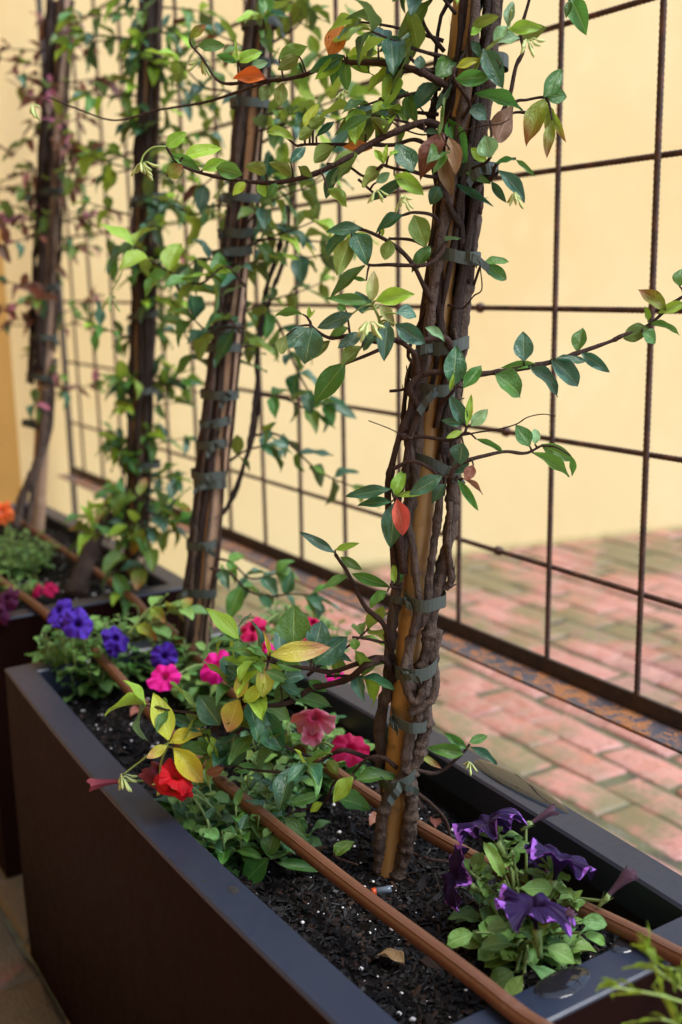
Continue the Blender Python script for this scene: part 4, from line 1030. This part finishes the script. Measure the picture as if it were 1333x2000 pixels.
def wilt_geo(seed):
    rs = random.Random(seed); v = []; f = []; uv = []; NA, NR = 18, 9
    for i in range(NR + 1):
        t = i / NR
        for k in range(NA):
            a = 2 * math.pi * k / NA; r = (.10 + .20 * t ** 1.6) * (1 + .28 * t * math.sin(6 * a) + .12 * rs.uniform(-1, 1) * t)
            v.append((r * math.cos(a) + .12 * t * t, r * math.sin(a), t * 1.5 + (.16 * rs.uniform(-1, 1) if i == NR else 0))); uv.append((k / NA, .3 + .6 * t))
    for i in range(NR):
        for k in range(NA):
            a = i * NA + k; b = i * NA + (k + 1) % NA; f.append((a, b, b + NA, a + NA))
    return v, f, uv
WG = [wilt_geo(s) for s in range(3)]
_fm = {}
def flower_mesh(kind, var, wilt):
    k = (kind, var, wilt)
    if k not in _fm:
        v, f, uv = (WG if wilt else FG)[var]; _fm[k] = MB().add(v, f, uv).mesh('wilted_flower' if wilt else 'flower', PET[kind])
    return _fm[k]
def sepals(mb, c, n, s):
    u = n.orthogonal().normalized(); w = n.cross(u)
    tube(mb, [c - n * s * .9, c - n * s * .55, c - n * s * .2, c + n * s * .05], lambda t: s * (.10 + .05 * t), 6)
    for k in range(5):
        a = k * 1.257; d = u * math.cos(a) + w * math.sin(a); p0 = c - n * s * .6 + d * s * .1; p1 = p0 + n * s * .75 + d * s * .25; sd_ = n.cross(d) * s * .07
        mb.add([p0 + sd_, p0 - sd_, p1], [(0, 1, 2)])
class Petunia(Vine):
    def flower(s, kind, x, y, d, r, n, var=0, wilt=False, roll=None):
        c = at(x, y, d); n = camdir(*n); r = r * (.86 if kind in ('magenta', 'crimson', 'pink', 'red', 'blue') else 1)
        root = s.O + Vector((U(-.03, .03), U(-.03, .03), 0))
        back = c - n * r * (.75 if not wilt else .1)
        b = s.stem([root, root.lerp(back, .5) + Vector((0, 0, .35 * (back - root).length * .4)) - n * r * .3, back - n * r * .35, back], (.0019, .0013), PETSTEM, 6, 'flower_stem', .05, 6)
        sepals(b['mb'], back, n, r * .8)
        q = n.to_track_quat('Z', 'Y'); M = Matrix.Translation(c if not wilt else back) @ q.to_matrix().to_4x4() @ Matrix.Rotation(rnd() * 6 if roll is None else roll, 4, 'Z') @ Matrix.Scale(r, 4)
        b.setdefault('fl', []).append((M, kind, var, wilt))
        # little leaves up the flower stem
        P = b['p']
        for i in range(3, len(P) - 8, 3):
            e = Vector((U(-1, 1), U(-1, 1), U(.1, .8))).normalized(); s.leaf(b, P[i], P[i] + e * U(.012, .024), Vector((0, 0, 1)) - e * .3, .45, random.choice(('PT', 'PL', 'PL')))
        return b
    def bush(s, n, rad, h, L, kinds, every=.013, flat=.4):
        n = int(n * 1.35); L *= 1.18
        for k in range(n):
            a = 2 * math.pi * k / n + U(-.4, .4); rr = rad * math.sqrt(U(.1, 1)); hh = h * U(.4, 1.05) * (1.1 - .5 * rr / rad)
            base = s.O + Vector((math.cos(a) * rr * .25, math.sin(a) * rr * .25, -.004)); tip = s.O + Vector((math.cos(a) * rr, math.sin(a) * rr, hh))
            mid = base.lerp(tip, .5) + Vector((math.cos(a), math.sin(a), 0)) * rr * .22
            b = s.stem([base, mid, tip], (.0019, .0012), PETSTEM, 5, 'stem', .05, 5)
            P = b['p']; ln = sum((P[i + 1] - P[i]).length for i in range(len(P) - 1)); m_ = max(3, int(ln / every)); ang = rnd() * 6
            for j in range(m_ + 1):
                t = j / m_; q = P[min(len(P) - 1, int(t * (len(P) - 1)))]; ang += 2.4
                e = Vector((math.cos(ang), math.sin(ang), U(-.1, .5) + .6 * t * (1 - flat))).normalized()
                ll = L * (1.1 - .55 * t) * U(.75, 1.2)
                s.leaf(b, q, q + e * ll, Vector((0, 0, 1)) + e * -.2, .5 * U(.85, 1.15), random.choice(kinds))
    def finish(s, cap=298):
        for b in s.br:
            b['mb0'] = None
        cnt = 0; over = {}
        for b in s.br:
            o = b['mb'].obj(b['name'], b['mat'], s.root, True, s.O)
            for M, kind, var, wilt in b.get('fl', []):
                l = bpy.data.objects.new('wilted_flower' if wilt else 'flower', flower_mesh(kind, var, wilt)); COL.objects.link(l); l.parent = o
                M = M.copy(); M.translation -= s.O; l.matrix_basis = M
            for M, kind, var in b['leaves']:
                if cnt < cap:
                    l = bpy.data.objects.new('leaf', leaf_mesh(kind, var)); COL.objects.link(l); l.parent = o
                    M = M.copy(); M.translation -= s.O; l.matrix_basis = M; cnt += 1
                else: over.setdefault(kind, []).append((M, var))
        for kind, lst in over.items():
            mb = MB(); src = PV if kind in ('PT', 'PL') else LV
            for M, var in lst:
                v, f, uv = src[var % len(src)]; mb.add([M @ Vector(q) for q in v], f, uv)
            o = mb.obj('leaves', LEAFM[kind], s.root, True, s.O); o['kind'] = 'stuff'
PG = 'petunias planted in the troughs'
def petunia(x, y, z, label): return Petunia('petunia', at_axis(x, y, 2, z), label, 'petunia', PG, PETSTEM)
# nearest, purple with pale edges
q = petunia(1030, 1850, S1, 'petunia with ruffled dark purple flowers edged in lilac, right front of the trough')
q.bush(15, .062, .055, .042, ['PT', 'PL', 'PL'], .011)
q.bush(8, .03, .10, .024, ['PL', 'PL', 'PT'], .008)
for x, y, d in ((975, 1630, 1.10), (1085, 1700, 1.06), (1125, 1760, 1.03), (915, 1700, 1.10)):   # leafy upright shoots
    tipp = at(x, y, d); b = q.stem([q.O + Vector((U(-.02, .02), U(-.02, .02), 0)), q.O.lerp(tipp, .55) + Vector((0, 0, .012)), tipp], (.0026, .0018), PETSTEM, 6, 'stem', .05, 8)
    for i in range(5, len(b['p'])):
        for _ in range(2):
            e = Vector((U(-1, 1), U(-1, 1), U(0, 1))).normalized(); q.leaf(b, b['p'][i], b['p'][i] + e * U(.014, .028), Vector((0, 0, 1)) - e * .4, .42, 'PL')
for (bx, by, tx, ty, w, d) in ((930, 1822, 873, 1838, .55, 1.02), (1010, 1845, 940, 1830, .45, 1.0), (1030, 1880, 1110, 1935, .4, .97), (1010, 1895, 950, 1925, .6, .985), (1025, 1900, 990, 1950, .5, .975), (1060, 1850, 1130, 1870, .55, .99), (1130, 1800, 1187, 1800, .55, 1.0), (1135, 1822, 1195, 1838, .35, 1.0), (975, 1680, 950, 1650, .5, 1.08), (1000, 1660, 1035, 1650, .6, 1.08), (1010, 1735, 1078, 1735, .5, 1.03), (985, 1720, 955, 1650, .3, 1.06), (1000, 1810, 955, 1810, .5, 1.0)):
    base = at(bx, by, d); tip = at(tx, ty, d - .008); b = q.br[0]
    q.leaf(b, base, tip, facing_normal(base, tip, False, U(-.2, .2), 1.0), w * .92, random.choice(('PT', 'PL')))
    tube(b['mb'], smooth_path([q.O + Vector((0, 0, .01)), q.O.lerp(base, .6) + Vector((0, 0, .006)), base], 4), .0014, 5)
q.flower('purple', 948, 1600, 1.09, .037, (-.45, .85, .05), 4)
q.flower('purple', 885, 1712, 1.08, .031, (-.75, .45, .25), 3)
q.flower('purple', 1040, 1762, .975, .037, (-.15, .92, .12), 4)
q.flower('purple', 1098, 1672, 1.04, .036, (.25, .85, .1), 3)
q.flower('purple', 1040, 1672, 1.09, .024, (-.5, .7, .1), 1)
q.flower('wilt', 1042, 1605, 1.09, .019, (.75, .55, .1), 0, True)
q.flower('wilt', 1192, 1745, 1.02, .021, (.6, .75, .1), 1, True)
q.flower('wilt', 1078, 1800, .97, .016, (.6, .5, .3), 2, True)
q.finish()
# red petunia, overhanging the left rim
q = petunia(455, 1640, S1, 'petunia with bright red and dark red flowers hanging over the left rim')
q.bush(30, .09, .095, .036, ['PT', 'PT', 'M', 'PL', 'D'], .012)
q.bush(12, .10, .04, .042, ['PT', 'PT', 'M'], .014)
q.flower('red', 338, 1548, 1.22, .028, (.05, -.25, .8), 1, roll=1.5)
q.flower('red', 345, 1515, 1.22, .026, (.3, .7, .5), 3)
q.flower('wiltred', 232, 1526, 1.26, .024, (-.95, .0, .2), 0, True)
q.flower('wiltred', 308, 1500, 1.25, .026, (-.4, .5, .6), 1)
q.finish()
q = petunia(600, 1520, S1, 'petunia with faded pink and crimson flowers, left of the nearest trunk')
q.bush(30, .085, .10, .034, ['PT', 'PT', 'M', 'PL', 'D'], .012)
q.flower('pink', 617, 1397, 1.28, .032, (.1, .45, .8), 1)
q.flower('pink', 612, 1432, 1.29, .02, (.3, .1, .8), 3)
q.flower('crimson', 685, 1462, 1.27, .027, (.25, .5, .7), 3)
q.finish()
q = petunia(455, 1365, S1, 'petunia with bright magenta flowers in front of the second vine')
q.bush(34, .11, .15, .038, ['PT', 'PT', 'M', 'PL'], .014)
q.flower('magenta', 320, 1322, 1.52, .028, (-.1, .35, .9), 2)
q.flower('magenta', 424, 1302, 1.50, .030, (.2, .3, .9), 0)
q.flower('magenta', 525, 1268, 1.52, .018, (0, .5, .8), 1)
q.finish()
q = petunia(590, 1290, S1, 'petunia with deep crimson pink flowers, half hidden beside the far rim')
q.bush(26, .09, .13, .034, ['PT', 'M', 'M', 'PL'], .014)
q.flower('crimson', 492, 1228, 1.58, .026, (-.2, .2, .9), 0)
q.flower('crimson', 612, 1212, 1.56, .024, (.1, .5, .8), 1)
q.flower('pink', 600, 1240, 1.55, .018, (-.2, .2, .8), 2)
q.flower('magenta', 655, 1322, 1.45, .015, (.2, .5, .8), 2)
q.finish()
q = petunia(165, 1345, S1, 'petunia with violet blue flowers at the far left corner of the trough')
q.bush(40, .09, .145, .036, ['PT', 'PL', 'M'], .011)
q.flower('blue', 112, 1190, 1.72, .030, (-.2, .45, .85), 0)
q.flower('blue', 152, 1218, 1.68, .032, (.2, .3, .9), 2)
q.flower('blue', 120, 1222, 1.70, .022, (-.3, .0, .9), 1)
q.finish()
q = petunia(275, 1318, S1, 'petunia with shaded violet blue flowers, between the pipe and second vine')
q.bush(28, .085, .13, .036, ['PT', 'PL', 'M'], .013)
q.flower('blue', 226, 1246, 1.70, .028, (.2, .3, .9), 0)
q.flower('blue', 214, 1275, 1.70, .018, (-.1, -.2, .9), 1)
q.flower('blue', 322, 1282, 1.68, .026, (.3, .2, .9), 3)
for pts in ([(250, 1240), (270, 1215), (290, 1190), (310, 1185)], [(275, 1230), (300, 1215), (330, 1195), (350, 1190)]):
    e_branch(q, pts, 1.70, .04, ['PT', 'PL', 'YG'])
q.finish()
q = petunia(30, 1165, S2, 'petunia with dark wine flowers on the near edge of the farther trough')
q.bush(12, .06, .05, .03, ['PT', 'M'], .014)
q.flower('wine', 12, 1165, 2.0, .026, (0, .5, .7), 0); q.flower('wine', 0, 1195, 1.98, .02, (0, .4, .8), 1)
q.flower('crimson', 98, 1150, 2.08, .018, (0, .7, .6), 3); q.flower('crimson', 70, 1150, 2.1, .016, (0, .6, .7), 1)
q.finish()
q = Petunia('leafy_plant', at_axis(28, 1115, 2, S2), 'bushy bright green seedling clump at the left of the farther trough', 'plant', None, PETSTEM)
q.bush(34, .10, .11, .03, ['PL', 'PL', 'PT'], .013)
q.flower('orange', 2, 998, 2.3, .028, (0, .4, .9), 0)
q.finish()

# feathery fern reaching in at the lower right
fb = Vector((.80, .30, 0.0))
V = Vine('asparagus_fern', fb, 'feathery light green fern sprig reaching in at the lower right corner', 'fern', None)
FN = LEAFM['PL']
def sprig(pts):
    P = smooth_path(pts, 8); b = V.stem(pts, (.0016, .0009), GREENSTEM, 5, 'frond', .05, 8)
    for i in range(len(P) * 2 // 3, len(P), 1 if rnd() < .4 else 2):
        for _ in range(1):
            e = Vector((U(-1, 1), U(-1, 1), U(-.5, 1))).normalized(); t = (P[i] - P[i - 1]).normalized()
            e = (e + t * .8).normalized(); L = U(.012, .03)
            V.leaf(b, P[i], P[i] + e * L, Vector((0, 0, 1)), .022, 'L')
for pts in ([(1400, 2060, .80), (1370, 1980, .78), (1310, 1950, .76), (1240, 1935, .76), (1195, 1928, .76)], [(1400, 2040, .80), (1370, 1960, .79), (1330, 1930, .79), (1280, 1890, .79), (1270, 1855, .80)],
            [(1410, 2000, .8), (1380, 1930, .8), (1340, 1900, .8), (1300, 1890, .8)], [(1400, 2090, .76), (1350, 2030, .76), (1320, 2000, .76), (1290, 1990, .76)]):
    P = [at(*p) for p in pts]; sprig([fb + Vector((U(-.02, .02), U(-.02, .02), 0)), fb.lerp(P[0], .6) + Vector((.02, -.02, .05))] + P)
V.finish()

# ------------------------------------------------------------------ small things
def puddle(x, y, rx, ry, rot, label):
    c = at_axis(x, y, 2, RIMZ); mb = MB(); v = [(c.x, c.y, RIMZ + .0022)]; n = 32
    for ring, (s, z) in enumerate(((.6, .0021), (.9, .0014), (1, .0003))):
        for k in range(n):
            a = 2 * math.pi * k / n; rr = s * (1 + .07 * math.sin(2 * a + 1) + .04 * math.sin(3 * a))
            dx, dy = rx * rr * math.cos(a), ry * rr * math.sin(a)
            v.append((c.x + dx * math.cos(rot) - dy * math.sin(rot), c.y + dx * math.sin(rot) + dy * math.cos(rot), RIMZ + z))
    f = [(0, 1 + k, 1 + (k + 1) % n) for k in range(n)]
    for r in range(2):
        for k in range(n): f.append((1 + r * n + k, 1 + (r + 1) * n + k, 1 + (r + 1) * n + (k + 1) % n, 1 + r * n + (k + 1) % n))
    o = mb.add(v, f).obj('water_puddle', WATER); tag(o, label, 'puddle', 'small puddles on the planter rim'); return o
puddle(1100, 1920, .029, .0165, 0, 'round water puddle on the near rim beside the purple petunia')
puddle(1052, 1850 - 8, .022, .008, .2, 'thin water film on the near rim where the back pipe crosses') if False else None
puddle(1010, 1532, .016, .09, 0, 'long water film on the fence side rim reflecting the yellow wall')
puddle(1235, 1805 + 32, .026, .012, .1, 'small puddle on the near rim beside the back pipe')
def dry(x, y, L, a, label, kind='BR', z=S1):
    c = at_axis(x, y, 2, z + .006); e = Vector((math.cos(a), math.sin(a), .12)); o = new_obj('fallen_leaf', leaf_mesh(kind, 4)); o.matrix_basis = leaf_matrix(c, c + e * L, Vector((.2, -.2, 1)), .5)
    tag(o, label, 'leaf', 'fallen leaves on the soil')
dry(790, 1885, .032, 1.9, 'curled brown fallen leaf on the soil in front of the nearest trunk', 'TAN')
dry(722, 1612, .03, .3, 'brown fallen leaf on the soil just left of the nearest trunk')
dry(850, 1618, .026, .9, 'reddish fallen leaf against the back pipe right of the trunk')
dry(600, 1440, .04, -.3, 'pinkish tan fallen leaf under the faded pink petunia', 'YR')
dry(255, 1398, .03, .4, 'brown fallen leaf on soil below the violet petunia')
# grit on the left rim
def grit(x, y, s, label):
    c = at_axis(x, y, 2, RIMZ); mb = MB(); v = []; n = 9
    for k in range(n): a = 6.283 * k / n; r = s * U(.6, 1.2); v.append((c.x + r * math.cos(a), c.y + 1.4 * r * math.sin(a), RIMZ + .0002))
    v.append((c.x, c.y, RIMZ + s * .35)); mb.add(v, [(k, (k + 1) % n, n) for k in range(n)])
    tag(mb.obj('soil_crumb', DARKBIT), label, 'soil crumb', 'soil crumbs on the left rim')
grit(398, 1720, .0022, 'tiny round speck of soil on the left rim')
grit(455, 1738, .0065, 'larger crumb of soil at the inner edge of the left rim')
# drip emitter by the trunk foot
c = at_axis(757, 1738, 2, S1 + .006); mb = MB(); tube(mb, [c + Vector((-.012, .004, 0)), c, c + Vector((.004, -.002, .001))], lambda t: .0042, 10)
o = mb.obj('drip_emitter', NT('grey_plastic').set(Base_Color=(.10, .13, .17), Roughness=.25).m); tag(o, 'small grey drip emitter on the soil at the foot of the nearest trunk', 'drip emitter')
mb = MB(); tube(mb, [c + Vector((-.017, .006, 0)), c + Vector((-.0125, .0042, 0))], .0044, 10); mb.obj('coloured_ring', NT('orange_plastic').set(Base_Color=(.45, .06, .01), Roughness=.35).m, o)
